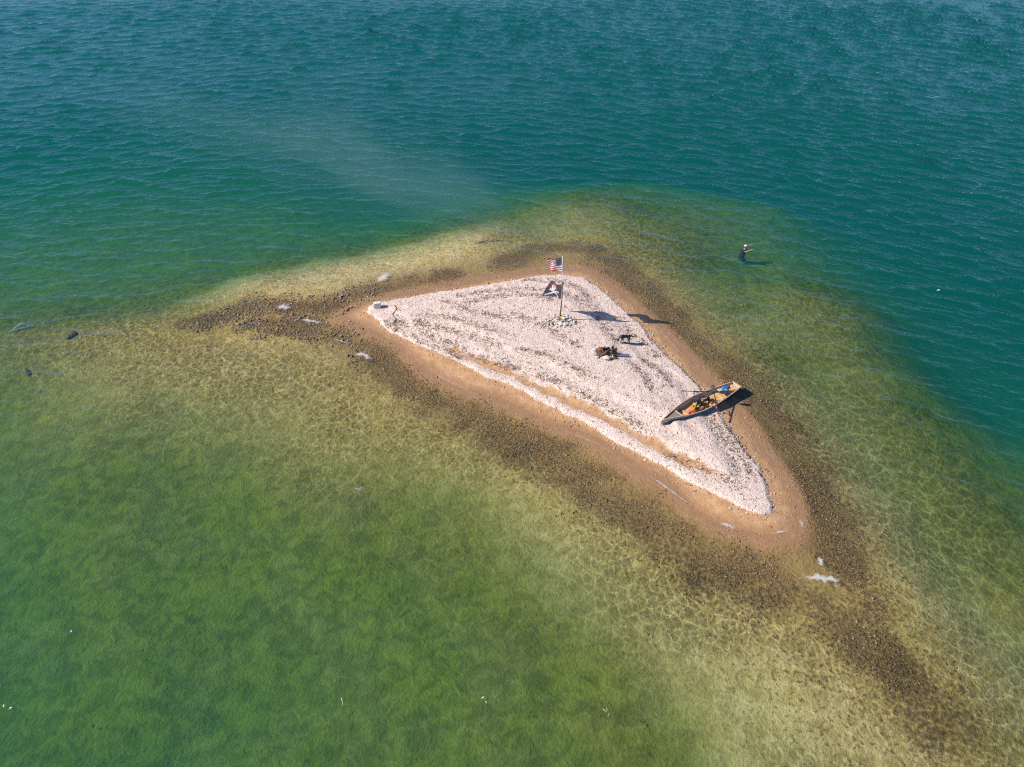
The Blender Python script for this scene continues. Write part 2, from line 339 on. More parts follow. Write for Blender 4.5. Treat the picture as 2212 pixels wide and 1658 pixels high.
# ------------------------------------------------------------------ lake bed and island: one terrain, two sheets
def axis(segs):
    out = []
    for a, b, st in segs: out += list(np.arange(a, b, st))
    return np.array(out+[segs[-1][1]])
gx = axis([(-900, -200, 100), (-200, -60, 10), (-60, -24, 1.0), (-24, -12.5, .25), (-12.5, 13.5, .065), (13.5, 26, .25), (26, 60, 1.0), (60, 200, 10), (200, 900, 100)])
gy = axis([(-120, -20, 10), (-20, 4, 2), (4, 12, .4), (12, 18.5, .25), (18.5, 44.5, .065), (44.5, 56, .25), (56, 130, 1.5), (130, 300, 10), (300, 1500, 100)])
X, Y = np.meshgrid(gx, gy); nX, nY = len(gx), len(gy)
Zt, sw, sg, ss, weed, pale, wr, dep = terrain(X, Y)
_TG = np.stack([Zt, sw, sg, ss, weed, pale, wr, dep], -1)
def look(x, y):
    '''terrain() read off the finished grid'''
    x, y = np.asarray(x, float), np.asarray(y, float)
    ix = np.clip(np.searchsorted(gx, x)-1, 0, nX-2); iy = np.clip(np.searchsorted(gy, y)-1, 0, nY-2)
    fx = ((x-gx[ix])/(gx[ix+1]-gx[ix]))[..., None]; fy = ((y-gy[iy])/(gy[iy+1]-gy[iy]))[..., None]
    o_ = (_TG[iy, ix]*(1-fx)+_TG[iy, ix+1]*fx)*(1-fy)+(_TG[iy+1, ix]*(1-fx)+_TG[iy+1, ix+1]*fx)*fy
    return [o_[..., i] for i in range(8)]
def Z(x, y): return float(look(np.array([x]), np.array([y]))[0][0])
def GZ(px, py, up=0.0):
    """photo point -> point on the terrain"""
    z = 0.2
    for _ in range(4): p = G(px, py, z); z = max(Z(p.x, p.y), -3)
    return Vector((p.x, p.y, z+up))

idx = np.arange(nX*nY).reshape(nY, nX)
quads = np.stack([idx[:-1, :-1], idx[:-1, 1:], idx[1:, 1:], idx[1:, :-1]], -1).reshape(-1, 4)
zq = Zt.ravel()[quads].max(1); island_q = zq > -0.02
V = np.stack([X, Y, Zt], -1).reshape(-1, 3)
gravel_m = sstep(-.06, .10, sg)*(1-0.72*sstep(-.18, .26, ss+vnoise(X, Y, 3, 9)*.3))
wet_m = 1-sstep(.1, 1.0, sw-0.55*sstep(0, 1, -sg)*0)

def submesh(name, q):
    used = np.unique(q); remap = np.full(len(V), -1); remap[used] = np.arange(len(used))
    me = from_arrays(name, V[used], remap[q])
    for nm, arr in (('gravel', gravel_m), ('wet', wet_m), ('weed', weed), ('pale', pale), ('wrack', wr), ('sg', sg), ('dep', np.maximum(-Zt, 0))):
        set_attr(me, nm, arr.ravel()[used])
    me.polygons.foreach_set('use_smooth', [True]*len(me.polygons)); return me

def ground_mat():
    k = NT('shell_gravel_and_sand'); p = k.pos()
    grav, wet, weed_, pale_, wrack = (k.attr(a) for a in ('gravel', 'wet', 'weed', 'pale', 'wrack'))
    n_big, n_mid, n_fine = k.noise(p, .55, 4), k.noise(p, 2.6, 5, .6), k.noise(p, 13, 4, .65)
    n_grain = k.noise(p, 45, 2, .6); vor = k.voro(p, 16, 'F1', 1); vsep = k.n('SeparateColor'); k.put(vsep.inputs[0], vor)
    # pale shell gravel, every bit its own tint
    g = k.mix(k.ramp(n_mid, .3, .7), (.79, .615, .525), (.88, .73, .64))
    g = k.mix(k.ramp(vsep.outputs[0], .0, .3, .5, 0), g, (.42, .32, .27))
    g = k.mix(k.ramp(vsep.outputs[1], .75, 1.0, 0, .7), g, (.80, .73, .67))
    g = k.mix(k.ramp(n_fine, .56, .74, 0, .5), g, (.42, .32, .27))
    # sand
    s = k.mix(k.ramp(n_mid, .3, .75), (.46, .265, .125), (.60, .375, .20))
    s = k.mix(k.ramp(vsep.outputs[2], .82, 1.0, 0, .8), s, (.58, .43, .31))
    s = k.mix(k.ramp(n_fine, .55, .75, 0, .45), s, (.26, .15, .085))
    s = k.mix(k.math('MULTIPLY', k.ramp(wet, .25, .95), .62), s, (.34, .195, .10))
    # gravel frays into the sand
    gm = k.ramp(k.math('ADD', grav, k.math('MULTIPLY', k.math('SUBTRACT', n_fine, .5), .9)), .32, .62)
    c = k.mix(gm, s, g)
    # wrack: brown plant litter left along old water lines
    wk = k.math('MULTIPLY', wrack, k.ramp(n_mid, .40, .60, .15, 1)); wk = k.ramp(k.math('ADD', k.math('MULTIPLY', wk, .85), k.math('MULTIPLY', k.math('SUBTRACT', n_fine, .5), 2.4)), .36, .85, 0, .75)
    c = k.mix(wk, c, (.13, .070, .04))
    mot = k.math('MULTIPLY', k.ramp(k.noise(k.vmap(p, (1, 1.5, 1), (0, 0, .5)), .9, 5, .65), .52, .70), k.ramp(n_fine, .45, .68, 0, .75)); c = k.mix(k.math('MULTIPLY', mot, gm), c, (.25, .165, .12))
    h = k.math('ADD', k.math('MULTIPLY', n_fine, 1.0), k.math('MULTIPLY', n_grain, .35)); 
    bmp = k.bump(h, k.ramp(gm, 0, 1, .015, .06)); dim = k.bump(n_mid, .05, .8, bmp)
    k.bsdf(c, k.ramp(wet, .3, 1, .9, .35), dim, **{'Specular IOR Level': .25}); return k.m
def bed_mat():
    k = NT('lake_bed_sand_weed_and_cobble'); p = k.pos()
    weed_, pale_, dep_ = k.attr('weed'), k.attr('pale'), k.attr('dep')
    n_big, n_mid, n_fine = k.noise(p, .35, 5, .6), k.noise(p, 1.7, 5, .62, .6), k.noise(p, 7.5, 5, .68)
    vc = k.n('SeparateColor'); k.put(vc.inputs[0], k.voro(p, 9, 'F1', 1))
    sand = k.mix(k.ramp(n_mid, .3, .7), (.37, .24, .05), (.63, .43, .11))
    sand = k.mix(k.math('MULTIPLY', pale_, .9), sand, k.mix(k.ramp(n_mid, .35, .7), (.70, .515, .22), (.87, .70, .38)))
    sand = k.mix(k.ramp(vc.outputs[0], .8, 1, 0, .5), sand, (.66, .50, .22))
    sand = k.mix(k.math('MULTIPLY', k.ramp(vc.outputs[1], .55, .8, 0, .75), k.math('MULTIPLY', k.ramp(n_fine, .42, .58), k.ramp(dep_, .35, .8, 1, .12))), sand, (.16, .105, .03))
    litter = k.mix(k.ramp(k.noise(p, 15, 3, .7), .36, .64), (.052, .028, .012), (.40, .245, .115))
    sand = k.mix(k.ramp(k.attr('sg'), -5.0, -1.6, 0, .75), sand, k.mix(k.ramp(n_fine, .35, .65), (.23, .145, .065), (.44, .30, .155)))
    # weed and dark cobble: cover grows with the mask, broken into clumps
    cov = k.math('ADD', k.math('MULTIPLY', n_fine, 1.5), k.math('ADD', k.math('MULTIPLY', n_mid, .55), k.math('MULTIPLY', n_big, .45)))
    f = k.ramp(k.math('ADD', cov, k.math('MULTIPLY', k.math('SUBTRACT', weed_, .5), .80)), 1.20, 1.58)
    c = k.mix(f, sand, litter)
    # soft patches of algae film
    f2 = k.math('MULTIPLY', k.math('MULTIPLY', k.ramp(n_big, .34, .58, .82, 1), k.ramp(pale_, .22, .52, 1, .32)), k.ramp(dep_, .16, 1.15, .08, .97)); c = k.mix(f2, c, k.mix(k.ramp(k.math('ADD', k.math('MULTIPLY', n_mid, .6), k.math('MULTIPLY', n_big, .4)), .38, .62), (.135, .125, .008), (.285, .245, .020)))
    edge_sand = k.mix(k.ramp(n_mid, .3, .75), (.37, .215, .105), (.49, .305, .16)); edge_sand = k.mix(k.ramp(n_fine, .55, .75, 0, .5), edge_sand, (.2, .12, .065))
    c = k.mix(k.ramp(k.math('ADD', dep_, k.math('MULTIPLY', k.math('SUBTRACT', n_mid, .5), .08)), .02, .075, 1, 0), c, edge_sand)
    h = k.math('ADD', n_fine, k.math('MULTIPLY', n_mid, 1.2))
    k.bsdf(c, .9, k.bump(h, .07), **{'Specular IOR Level': .1}); return k.m
M_ground, M_bed = ground_mat(), bed_mat()
bed = link('lake_bed', submesh('lake_bed', quads[~island_q]), M_bed); tag(bed, kind='structure')
isl = link('island', submesh('island', quads[island_q]), M_ground); tag(isl, kind='structure')

# ------------------------------------------------------------------ the lake: a closed body of green water with a rippled surface
ROUGH = [(-300,0,.55),(0,0,.6),(600,200,.6),(1200,100,1),(2212,0,1),(2212,700,1.05),(1700,500,.95),(1500,400,.9),(1100,400,.6),(700,350,.5),(600,500,.45),(0,500,.75),(0,650,.6),
  (0,800,.4),(400,800,.22),(0,1050,.3),(0,1250,.22),(500,1200,.12),(1000,1400,.1),(1700,1400,.12),(1900,1000,.3),(2050,900,.7),(2212,1000,.75),(2212,1250,.35),
  (1400,600,.35),(1600,720,.35),(1800,800,.45),(0,1650,.15),(1400,900,.08),(900,850,.12),(900,560,.25),(1000,480,.35),(2212,1600,.15),(500,600,.35)]
RP = np.array([[*G(a, b)[:2], c] for a, b, c in ROUGH]+[[300, 300, 1], [-300, 300, .7], [0, -100, .3]])
rw, rm = rbf_fit(RP[:, :2], RP[:, 2:])
wx = axis([(-900, -120, 60), (-120, -90, 3), (-90, -45, .3), (-45, 55, .125), (55, 95, .3), (95, 120, 3), (120, 900, 60)])
wy = axis([(-120, 8, 16), (8, 28, .2), (28, 72, .125), (72, 130, .3), (130, 160, 3), (160, 1500, 90)])
WX, WY = np.meshgrid(wx, wy); a, b = len(wx), len(wy)
cxs, cys = axis([(-900, -60, 40), (-60, 60, .8), (60, 900, 40)]), axis([(-120, 5, 12.5), (5, 60, .8), (60, 140, 4), (140, 1500, 80)])
CX, CY = np.meshgrid(cxs, cys)
_t = look(CX, CY); _r = np.clip(rbf_eval(RP[:, :2], rw, rm, CX, CY)[..., 0], .06, 1.1)
def bilin(F):
    ix = np.clip(np.searchsorted(cxs, wx)-1, 0, len(cxs)-2); fx = (wx-cxs[ix])/(cxs[ix+1]-cxs[ix])
    iy = np.clip(np.searchsorted(cys, wy)-1, 0, len(cys)-2); fy = (wy-cys[iy])/(cys[iy+1]-cys[iy])
    H = F[:, ix]*(1-fx)+F[:, ix+1]*fx; return H[iy]*(1-fy)[:, None]+H[iy+1]*fy[:, None]
wsw, wdep = bilin(_t[1]), bilin(_t[7]); rough = bilin(_r)*sstep(-.1, 2.0, -wsw)
phase = .21*WX+.41*40*np.log(np.cosh(np.clip(WX/40, -30, 30)))+WY
# wind chop: many short-crested wave trains, crests bending round the island, steeper on top than in the troughs
def chop(n, lo, hi, steep, spread, seed):
    r = np.random.default_rng(seed); H = np.zeros(WX.shape, np.float32)
    X32, P32 = WX.astype(np.float32), phase.astype(np.float32)
    for i in range(n):
        lam = lo*(hi/lo)**((i+r.random())/n); th = r.normal(0, spread); kk = 2*math.pi/lam
        H += (steep/kk*math.sqrt(2/n))*np.sin(kk*(X32*math.sin(th)+P32*math.cos(th))+r.random()*6.283)
    return H
wave = chop(46, .60, 2.6, .22, .27, 3); s0 = wave.std()
wave = wave+.75*(wave*wave/s0-s0)*.6
wave = wave+chop(30, .34, .60, .115, .5, 4)*(.55+.6*sstep(-1, 1.5, wave/s0))
gustf = 1+.35*vnoise(WX, WY, .05, 11)*2+.25*vnoise(WX, WY, .13, 12)*2
fade = sstep(0, 25, 130-WY)*sstep(0, 15, 92-np.abs(WX))
wave = wave*rough*gustf*fade
_p = G(1606.5, 533); _r2 = np.hypot(WX-_p.x, WY-_p.y); wave = wave+.014*np.cos(_r2*6.283/.5)*np.exp(-_r2/.9)*(_r2 < 5)
id2 = np.arange(a*b).reshape(b, a); top = np.stack([id2[:-1, :-1], id2[:-1, 1:], id2[1:, 1:], id2[1:, :-1]], -1).reshape(-1, 4)
WV = np.stack([WX, WY, wave], -1).reshape(-1, 3)
loop = np.concatenate([id2[0, :], id2[1:, -1], id2[-1, -2::-1], id2[-2:0:-1, 0]])
low = WV[loop].copy(); low[:, 2] = -17.0; n0 = len(WV); L = len(loop)
sides = np.array([[loop[i], n0+i, n0+(i+1) % L, loop[(i+1) % L]] for i in range(L)])
allV = np.concatenate([WV, low]); cen = len(allV); allV = np.concatenate([allV, [[0, 600, -17.0]]])
tri = lambda q: np.concatenate([q[:, [0, 1, 2]], q[:, [0, 2, 3]]])
fan = np.array([[n0+(i+1) % L, n0+i, cen] for i in range(L)])
me = from_arrays('lake', allV, np.concatenate([tri(top), tri(sides), fan]))
me.polygons.foreach_set('use_smooth', np.arange(len(me.polygons)) < 2*len(top))
pad = lambda arr: np.concatenate([arr.ravel(), np.zeros(L+1)])
set_attr(me, 'chop', pad(rough)); set_attr(me, 'shoal', pad(sstep(.1, .3, wdep)*(1-sstep(.65, 1.25, wdep))*sstep(.2, 1.2, -wsw)*np.clip(.78+1.0*vnoise(WX, WY, .22, 71)+.7*vnoise(WX, WY, .6, 72), .2, 1)))  # shoal: where the painted caustic net shows, varied by noise
set_vec(me, 'crest', np.stack([pad(WX-.25*WY), pad(phase), np.zeros(a*b+L+1)], -1))
def water_mat():
    k = NT('green_lake_water'); p = k.pos(); uv = k.attr('crest', 'Vector'); chop = k.attr('chop'); shoal = k.attr('shoal')
    fin = k.noise(k.vmap(uv, (1.6, 3.6, 1), (0, 0, .1)), 1.0, 1, .6)
    nrm = k.bump(fin, k.math('MULTIPLY', chop, .09), 1.0)
    dt = k.n('VectorMath', operation='DOT_PRODUCT'); k.put(dt.inputs[0], k.n('NewGeometry').outputs['Incoming']); k.put(dt.inputs[1], nrm)
    cs = k.math('ABSOLUTE', dt.outputs['Value'])          # Schlick's law for water, the same from both sides
    fr = k.math('ADD', .02, k.math('MULTIPLY', .98, k.math('POWER', k.math('SUBTRACT', 1.0, cs, clamp=True), 5.0)), clamp=True)
    gl = k.n('BsdfGlossy'); gl.inputs[0].default_value = (1, 1, 1, 1); gl.inputs['Roughness'].default_value = .09; k.put(gl.inputs['Normal'], nrm)
    # caustic light net over the shoals: cell pattern painted into the surface's transparency
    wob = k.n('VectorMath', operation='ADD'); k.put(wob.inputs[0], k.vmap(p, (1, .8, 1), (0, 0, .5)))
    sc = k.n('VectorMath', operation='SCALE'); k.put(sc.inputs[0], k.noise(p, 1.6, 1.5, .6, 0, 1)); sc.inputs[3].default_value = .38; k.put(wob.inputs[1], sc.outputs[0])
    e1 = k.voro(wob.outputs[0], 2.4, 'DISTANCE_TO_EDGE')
    caustic_net = k.ramp(e1, 0, .14, 1, 0)
    t = k.math('ADD', .68, k.math('MULTIPLY', caustic_net, .32), clamp=True)
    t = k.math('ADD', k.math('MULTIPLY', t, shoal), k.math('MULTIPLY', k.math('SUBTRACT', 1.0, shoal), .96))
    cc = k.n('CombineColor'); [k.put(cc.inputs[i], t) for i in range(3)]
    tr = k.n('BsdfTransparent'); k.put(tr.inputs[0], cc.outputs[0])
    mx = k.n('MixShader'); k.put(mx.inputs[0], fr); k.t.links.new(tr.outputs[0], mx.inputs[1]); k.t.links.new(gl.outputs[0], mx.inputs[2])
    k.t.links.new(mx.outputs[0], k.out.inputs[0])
    # body of the water, per metre
    ss_, sa = (.003, .048, .041), (.28, .082, .082)
    vs_ = k.n('VolumeScatter'); vs_.inputs['Color'].default_value = (*[x/.2 for x in ss_], 1); vs_.inputs['Density'].default_value = .2
    va = k.n('VolumeAbsorption'); va.inputs['Color'].default_value = (*[1-x/.5 for x in sa], 1); va.inputs['Density'].default_value = .5
    ad = k.n('AddShader'); k.t.links.new(vs_.outputs[0], ad.inputs[0]); k.t.links.new(va.outputs[0], ad.inputs[1])
    k.t.links.new(ad.outputs[0], k.out.inputs[1]); return k.m
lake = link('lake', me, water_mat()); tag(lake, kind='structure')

# ------------------------------------------------------------------ silt drifting off the shelf: a thin lens of milky water
def silt():
    ax = [(1134,520,1.0,.1),(1130,497,1.6,.5),(1095,466,2.4,.7),(1000,432,3.4,.9),(900,400,3.6,1.0),(800,360,4.6,.95),(700,310,5.6,.9),(600,255,6.6,.75),(520,205,7.6,.5),(450,160,8.6,.25),(400,128,9,0)]
    tt = np.arange(0, len(ax)-.999, .2); A = np.array([[*G(q[0], q[1])[:2], q[2], q[3]] for q in ax])
    fit = [np.polyval(np.polyfit(np.arange(len(ax)), A[:, c_], 3, w=[9, 4]+[1]*(len(ax)-2)), tt) for c_ in range(2)]
    A = np.stack(fit+[np.interp(tt, np.arange(len(ax)), A[:, c_]) for c_ in (2, 3)], -1); n = len(A); nc = 61; rt_, rb_ = [], []
    for i in range(n):
        t = A[min(i+2, n-1), :2]-A[max(i-2, 0), :2]; t = t/np.hypot(*t); sd = np.array([-t[1], t[0]])
        for j in range(nc):
            u = -1+2*j/(nc-1); p = A[i, :2]+sd*(u*A[i, 2]*2.4+.25*math.sin(i*.5+j*.4))
            q = max(math.exp(-(2.3*u)**2)*(1-u**8)*A[i, 3]*(.9+1.9*float(vnoise(np.float64(u*2.2+9), np.float64(i*.10+3), 1, 51))+1.1*float(vnoise(np.float64(u*6+9), np.float64(i*.22), 1, 52))), 0)+.004
            rt_.append((p[0], p[1], -.06)); rb_.append((p[0], p[1], min(-.065, max(-.06-.30*q, Z(p[0], p[1])+.02)))) if Z(p[0], p[1]) < -.10 else rb_.append((p[0], p[1], -.061))
    v = rt_+rb_; N = n*nc; f = []
    for i in range(n-1):
        for j in range(nc-1):
            q = (i*nc+j, (i+1)*nc+j, (i+1)*nc+j+1, i*nc+j+1); f += [q, tuple(k+N for k in q[::-1])]
    bd = [j for j in range(nc)]+[i*nc+nc-1 for i in range(1, n)]+[(n-1)*nc+j for j in range(nc-2, -1, -1)]+[i*nc for i in range(n-2, 0, -1)]
    for k in range(len(bd)): a_, b_ = bd[k], bd[(k+1) % len(bd)]; f.append((a_, b_, b_+N, a_+N))
    k = NT('milky_silt'); vs_ = k.n('VolumeScatter'); vs_.inputs['Color'].default_value = (.45, .82, .74, 1); vs_.inputs['Density'].default_value = SILT
    k.t.links.new(vs_.outputs[0], k.out.inputs[1])
    me_ = bpy.data.meshes.new('silt_plume'); me_.from_pydata(v, [], f); me_.validate()
    bm = bmesh.new(); bm.from_mesh(me_); bmesh.ops.recalc_face_normals(bm, faces=bm.faces); bm.to_mesh(me_); bm.free()
    tag(link('silt_plume', me_, k.m), 'milky plume of silt drifting under the water off the island shelf', 'silt', kind='stuff')
SILT = .28
silt()

# ------------------------------------------------------------------ loose stone: shell gravel, cobbles, twigs (uncountable: one object each)
OCT_V = np.array([[1,0,0],[-1,0,0],[0,1,0],[0,-1,0],[0,0,1],[0,0,-1]], float)
OCT_F = np.array([[0,2,4],[2,1,4],[1,3,4],[3,0,4],[2,0,5],[1,2,5],[3,1,5],[0,3,5]])
def scatter_mesh(name, P, size, colr, flat=.6, seed=1):
    r = np.random.default_rng(seed); n = len(P)
    base = OCT_V[None]*(1+r.uniform(-.3, .3, (n, 6, 1)))*np.stack([size*r.uniform(.8, 1.3, n), size*r.uniform(.6, 1.0, n), size*flat*r.uniform(.6, 1.2, n)], -1)[:, None]
    th = r.uniform(0, 6.283, n); tl = r.uniform(-.5, .5, n); c, s_ = np.cos(th)[:, None], np.sin(th)[:, None]
    x, y, z = base[..., 0], base[..., 1], base[..., 2]; ct, st = np.cos(tl)[:, None], np.sin(tl)[:, None]
    x, z = x*ct-z*st, x*st+z*ct; vv = np.stack([x*c-y*s_, x*s_+y*c, z], -1)+P[:, None]
    F = (OCT_F[None]+np.arange(n)[:, None, None]*6).reshape(-1, 3)
    me_ = from_arrays(name, vv.reshape(-1, 3), F); set_col(me_, np.repeat(colr, 6, 0)); return me_
M_stone = attr_mat('loose_stone', .85, .25)
def sample_terrain(n, box, seed, accept):
    r = np.random.default_rng(seed); x = r.uniform(box[0], box[1], n); y = r.uniform(box[2], box[3], n)
    T = look(x, y); keep = accept(r, x, y, T)
    return x[keep], y[keep], [t[keep] for t in T], r
def pal(r, n, cols, wts, jit=.15):
    c = np.array(cols)[r.choice(len(cols), n, p=np.array(wts)/sum(wts))]; return np.clip(c*(1+r.uniform(-jit, jit, (n, 1))), 0, .85)
BX = (-10.5, 12.5, 20, 43.5)
x, y, T, r = sample_terrain(260000, BX, 21, lambda r, x, y, T: (T[2] > -r.exponential(.13, x.size)) & (r.random(x.size) < np.where(T[3] > .05, .15, .55)))
sz = np.clip(r.lognormal(math.log(.019), .42, x.size), .008, .06)
cc = pal(r, x.size, [(.82,.66,.565),(.86,.74,.65),(.62,.47,.37),(.38,.27,.22),(.22,.16,.14)], [5, 4, 1.5, .6, .3])
sel = r.random(x.size) < .42
P = np.stack([x, y, T[0]+sz*.2], -1)[sel]
tag(link('gravel', scatter_mesh('gravel', P, sz[sel], cc[sel], .55, 22), M_stone), 'pale shell gravel covering the top of the island', 'gravel', kind='stuff')
x, y, T, r = sample_terrain(60000, BX, 23, lambda r, x, y, T: (T[1] > -.3) & (T[2] < .1) & (r.random(x.size) < np.where(T[2] > -.35, .8, .12)))
sz = np.clip(r.lognormal(math.log(.022), .5, x.size), .01, .075)
tag(link('beach_pebbles', scatter_mesh('beach_pebbles', np.stack([x, y, T[0]+sz*.2], -1), sz, pal(r, x.size, [(.55,.42,.31),(.62,.47,.36),(.42,.24,.12),(.22,.14,.09)], [3, 3, 2, 1]), .6, 24), M_stone),
    'small tan pebbles strewn over the wet sand around the gravel', 'pebbles', kind='stuff')
x, y, T, r = sample_terrain(330000, (-24, 24, 14, 50), 25, lambda r, x, y, T: (T[1] < -.05) & (T[7] < .75) & (T[4]+vnoise(x, y, .9, 31)*.7+vnoise(x, y, 2.6, 32)*.5 > r.uniform(.55, 1.1, x.size)))
sz = np.clip(r.lognormal(math.log(.026), .35, x.size), .012, .07)
tag(link('cobbles', scatter_mesh('cobbles', np.stack([x, y, np.minimum(T[0]+sz*.2, -.02+sz*.1)], -1), sz, pal(r, x.size, [(.15,.10,.05),(.22,.15,.075),(.33,.23,.12),(.50,.38,.22)], [3, 4, 3, 1.5]), .6, 26), M_stone),
    'dark weedy cobbles on the shallow bed in a ring around the island', 'cobbles', kind='stuff')
# bigger tan stones on the shoal off the left tip
x, y, T, r = sample_terrain(5200, (-22, -8, 30, 42), 27, lambda r, x, y, T: (T[1] < -.1) & (T[7] < .22) & (T[4] > .45))
sz = np.clip(r.lognormal(math.log(.055), .40, x.size), .025, .16)
tag(link('shoal_stones', scatter_mesh('shoal_stones', np.stack([x, y, T[0]+sz*.15], -1), sz, pal(r, x.size, [(.40,.28,.17),(.28,.19,.11),(.19,.13,.075),(.50,.39,.27)], [3, 3, 2, 1]), .5, 28), M_stone),
    'tan stones lying in ankle deep water off the left tip', 'stones', kind='stuff')
# plant litter along the wrack lines
def litter():
    r = np.random.default_rng(41); V_, C_ = [], []; F_ = []
    bxv = np.array([[a_, b_, c_] for a_ in (-1, 1) for b_ in (-1, 1) for c_ in (-1, 1)], float)
    bxf = np.array([(0,1,3,2),(4,6,7,5),(0,4,5,1),(2,3,7,6),(0,2,6,4),(1,5,7,3)])
    pts = []
    for Lp in WRACK:
        q = GA(Lp)
        for (a_, b_) in zip(q[:-1], q[1:]):
            ln = np.hypot(*(b_-a_)); m = int(ln*45); t = r.random(m)[:, None]; d = (b_-a_)/ln
            p = a_+(b_-a_)*t+np.array([-d[1], d[0]])*r.normal(0, .24, (m, 1))+r.normal(0, .05, (m, 2))
            pts.append(np.concatenate([p, np.full((m, 1), math.atan2(d[1], d[0]))], 1))
    m = 2500; xy = np.stack([r.uniform(-9, 11, m), r.uniform(22, 42, m), r.uniform(0, 3, m)], -1); pts.append(xy)
    P_ = np.concatenate(pts); T_ = look(P_[:, 0], P_[:, 1]); ok = T_[2] > .1; P_ = P_[ok]; z_ = T_[0][ok]
    n_ = len(P_); ln = r.lognormal(math.log(.035), .5, n_); wd = r.uniform(.003, .008, n_)
    an = P_[:, 2]+r.normal(0, .7, n_); tz = r.normal(0, .15, n_)
    B = bxv[None]*np.stack([ln, wd, wd], -1)[:, None]; zz = B[..., 2]+B[..., 0]*tz[:, None]
    X_ = B[..., 0]*np.cos(an)[:, None]-B[..., 1]*np.sin(an)[:, None]+P_[:, :1]; Y_ = B[..., 0]*np.sin(an)[:, None]+B[..., 1]*np.cos(an)[:, None]+P_[:, 1:2]
    me_ = from_arrays('plant_litter', np.stack([X_, Y_, zz+(z_+.015)[:, None]], -1).reshape(-1, 3), (bxf[None]+np.arange(n_)[:, None, None]*8).reshape(-1, 4))
    set_col(me_, np.repeat(pal(r, n_, [(.10,.06,.04),(.17,.10,.06),(.25,.17,.11)], [3, 3, 1]), 8, 0))
    tag(link('plant_litter', me_, M_stone), 'brown twigs and plant litter left in lines across the gravel', 'litter', kind='stuff')
litter()

# ------------------------------------------------------------------ flagpole, flags, stones round the pole
M_poledark = simple_mat('dark_wood_pole', (.09, .055, .035), .7, .35, 12, .01, (1, 1, .2))
M_white = simple_mat('white_painted_pole', (.72, .70, .68), .5, .08, 6)
M_rock = simple_mat('white_limestone', (.76, .71, .66), .9, .18, 6, .05)
M_rockg = simple_mat('grey_limestone', (.60, .57, .54), .9, .22, 6, .05)
M_twig = simple_mat('grey_twig_wood', (.16, .11, .08), .85, .3, 20, .01)
base = GZ(1208.5, 692)
HP = 3.92; PZ = base.z
def polept(f): return Vector((.11*math.sin(f*math.pi*.9)*(1-.4*f), 0, f*HP))
pole = empty('flagpole', base); tag(pole, 'thin leaning flagpole, dark wood below and white above, standing in stones', 'flagpole')
MB().tube([polept(-.06)]+[polept(.6*i/8) for i in range(9)], [.036-.0012*i for i in range(10)], 10).build('lower_pole', M_poledark, pole, True)
MB().tube([polept(.585+.415*i/6) for i in range(7)], .017, 8).build('upper_pole', M_white, pole, True)
MB().tube([polept(.57), polept(.615)], .042, 10).build('joint_sleeve', M_poledark, pole, True)
MB().ell(polept(1.003), (.028, .028, .035)).build('finial', M_white, pole, True)
def flag(name, f0, f1, FT, FB, colf, mat, waves, label, nu=152, nv=92):
    """hoist between pole fractions f0 (top) and f1; FT, FB = where the fly corners are blown to, from the hoist ends"""
    o = empty(name, base); tag(o, label, 'flag', 'flags on the pole')
    HT, HB = polept(f0)+Vector((-.03, 0, 0)), polept(f1)+Vector((-.03, 0, 0)); FT, FB = HT+Vector(FT), HB+Vector(FB)
    V_, C_ = [], []; nrm_ = Vector((.68, .73, 0))
    for j in range(nv+1):
        v = j/nv; h, f_ = HT.lerp(HB, v), FT.lerp(FB, v)
        for i in range(nu+1):
            u = i/nu; p = h.lerp(f_, u)
            for (am, fu, fv, ph, pw) in waves:
                p = p+nrm_*(am*u**pw*math.sin(6.283*(fu*u+fv*v)+ph))+Vector((0, 0, am*.35*u**pw*math.cos(6.283*(fu*u+fv*v)+ph)))
            V_.append(p); C_.append(colf(u, v))
    F_ = [(j*(nu+1)+i, j*(nu+1)+i+1, (j+1)*(nu+1)+i+1, (j+1)*(nu+1)+i) for j in range(nv) for i in range(nu)]
    me_ = from_arrays('cloth', [tuple(p) for p in V_], F_); set_col(me_, np.array(C_)); link('cloth', me_, mat, o, True)
    MB().tube([polept(f0)+Vector((-.012, 0, 0)), polept((f0+f1)/2)+Vector((-.012, 0, 0)), polept(f1)+Vector((-.012, 0, 0))], .024, 8).build('header_band', M_white, o, True)
    for ff in (f0-.008, f1+.008): MB().tube([polept(ff)+Vector((0, 0, -.012)), polept(ff)+Vector((0, 0, .012))], .045, 10).build('tie', M_white, o, True)
    return o
def us(u, v):
    red, wht, blu = (.42, .008, .03), (.74, .72, .72), (.012, .018, .075)
    if u < .40 and v < 7/13:
        a_, b_ = u/.40*12, v/(7/13)*10; ia, ib = round(a_), round(b_)
        if 1 <= ia <= 11 and 1 <= ib <= 9 and (ia+ib) % 2 == 0:
            dx, dy = (a_-ia)*.40*1.52/12, (b_-ib)*.49/10; rr = math.hypot(dx, dy); an = math.atan2(dy, dx)+math.pi/2
            if rr < .018*(.62+.38*math.cos(5*an)): return wht
        return blu
    if u > .985 and v < .12: return (.75, .13, .03)
    return red if int(v*13) % 2 == 0 else wht
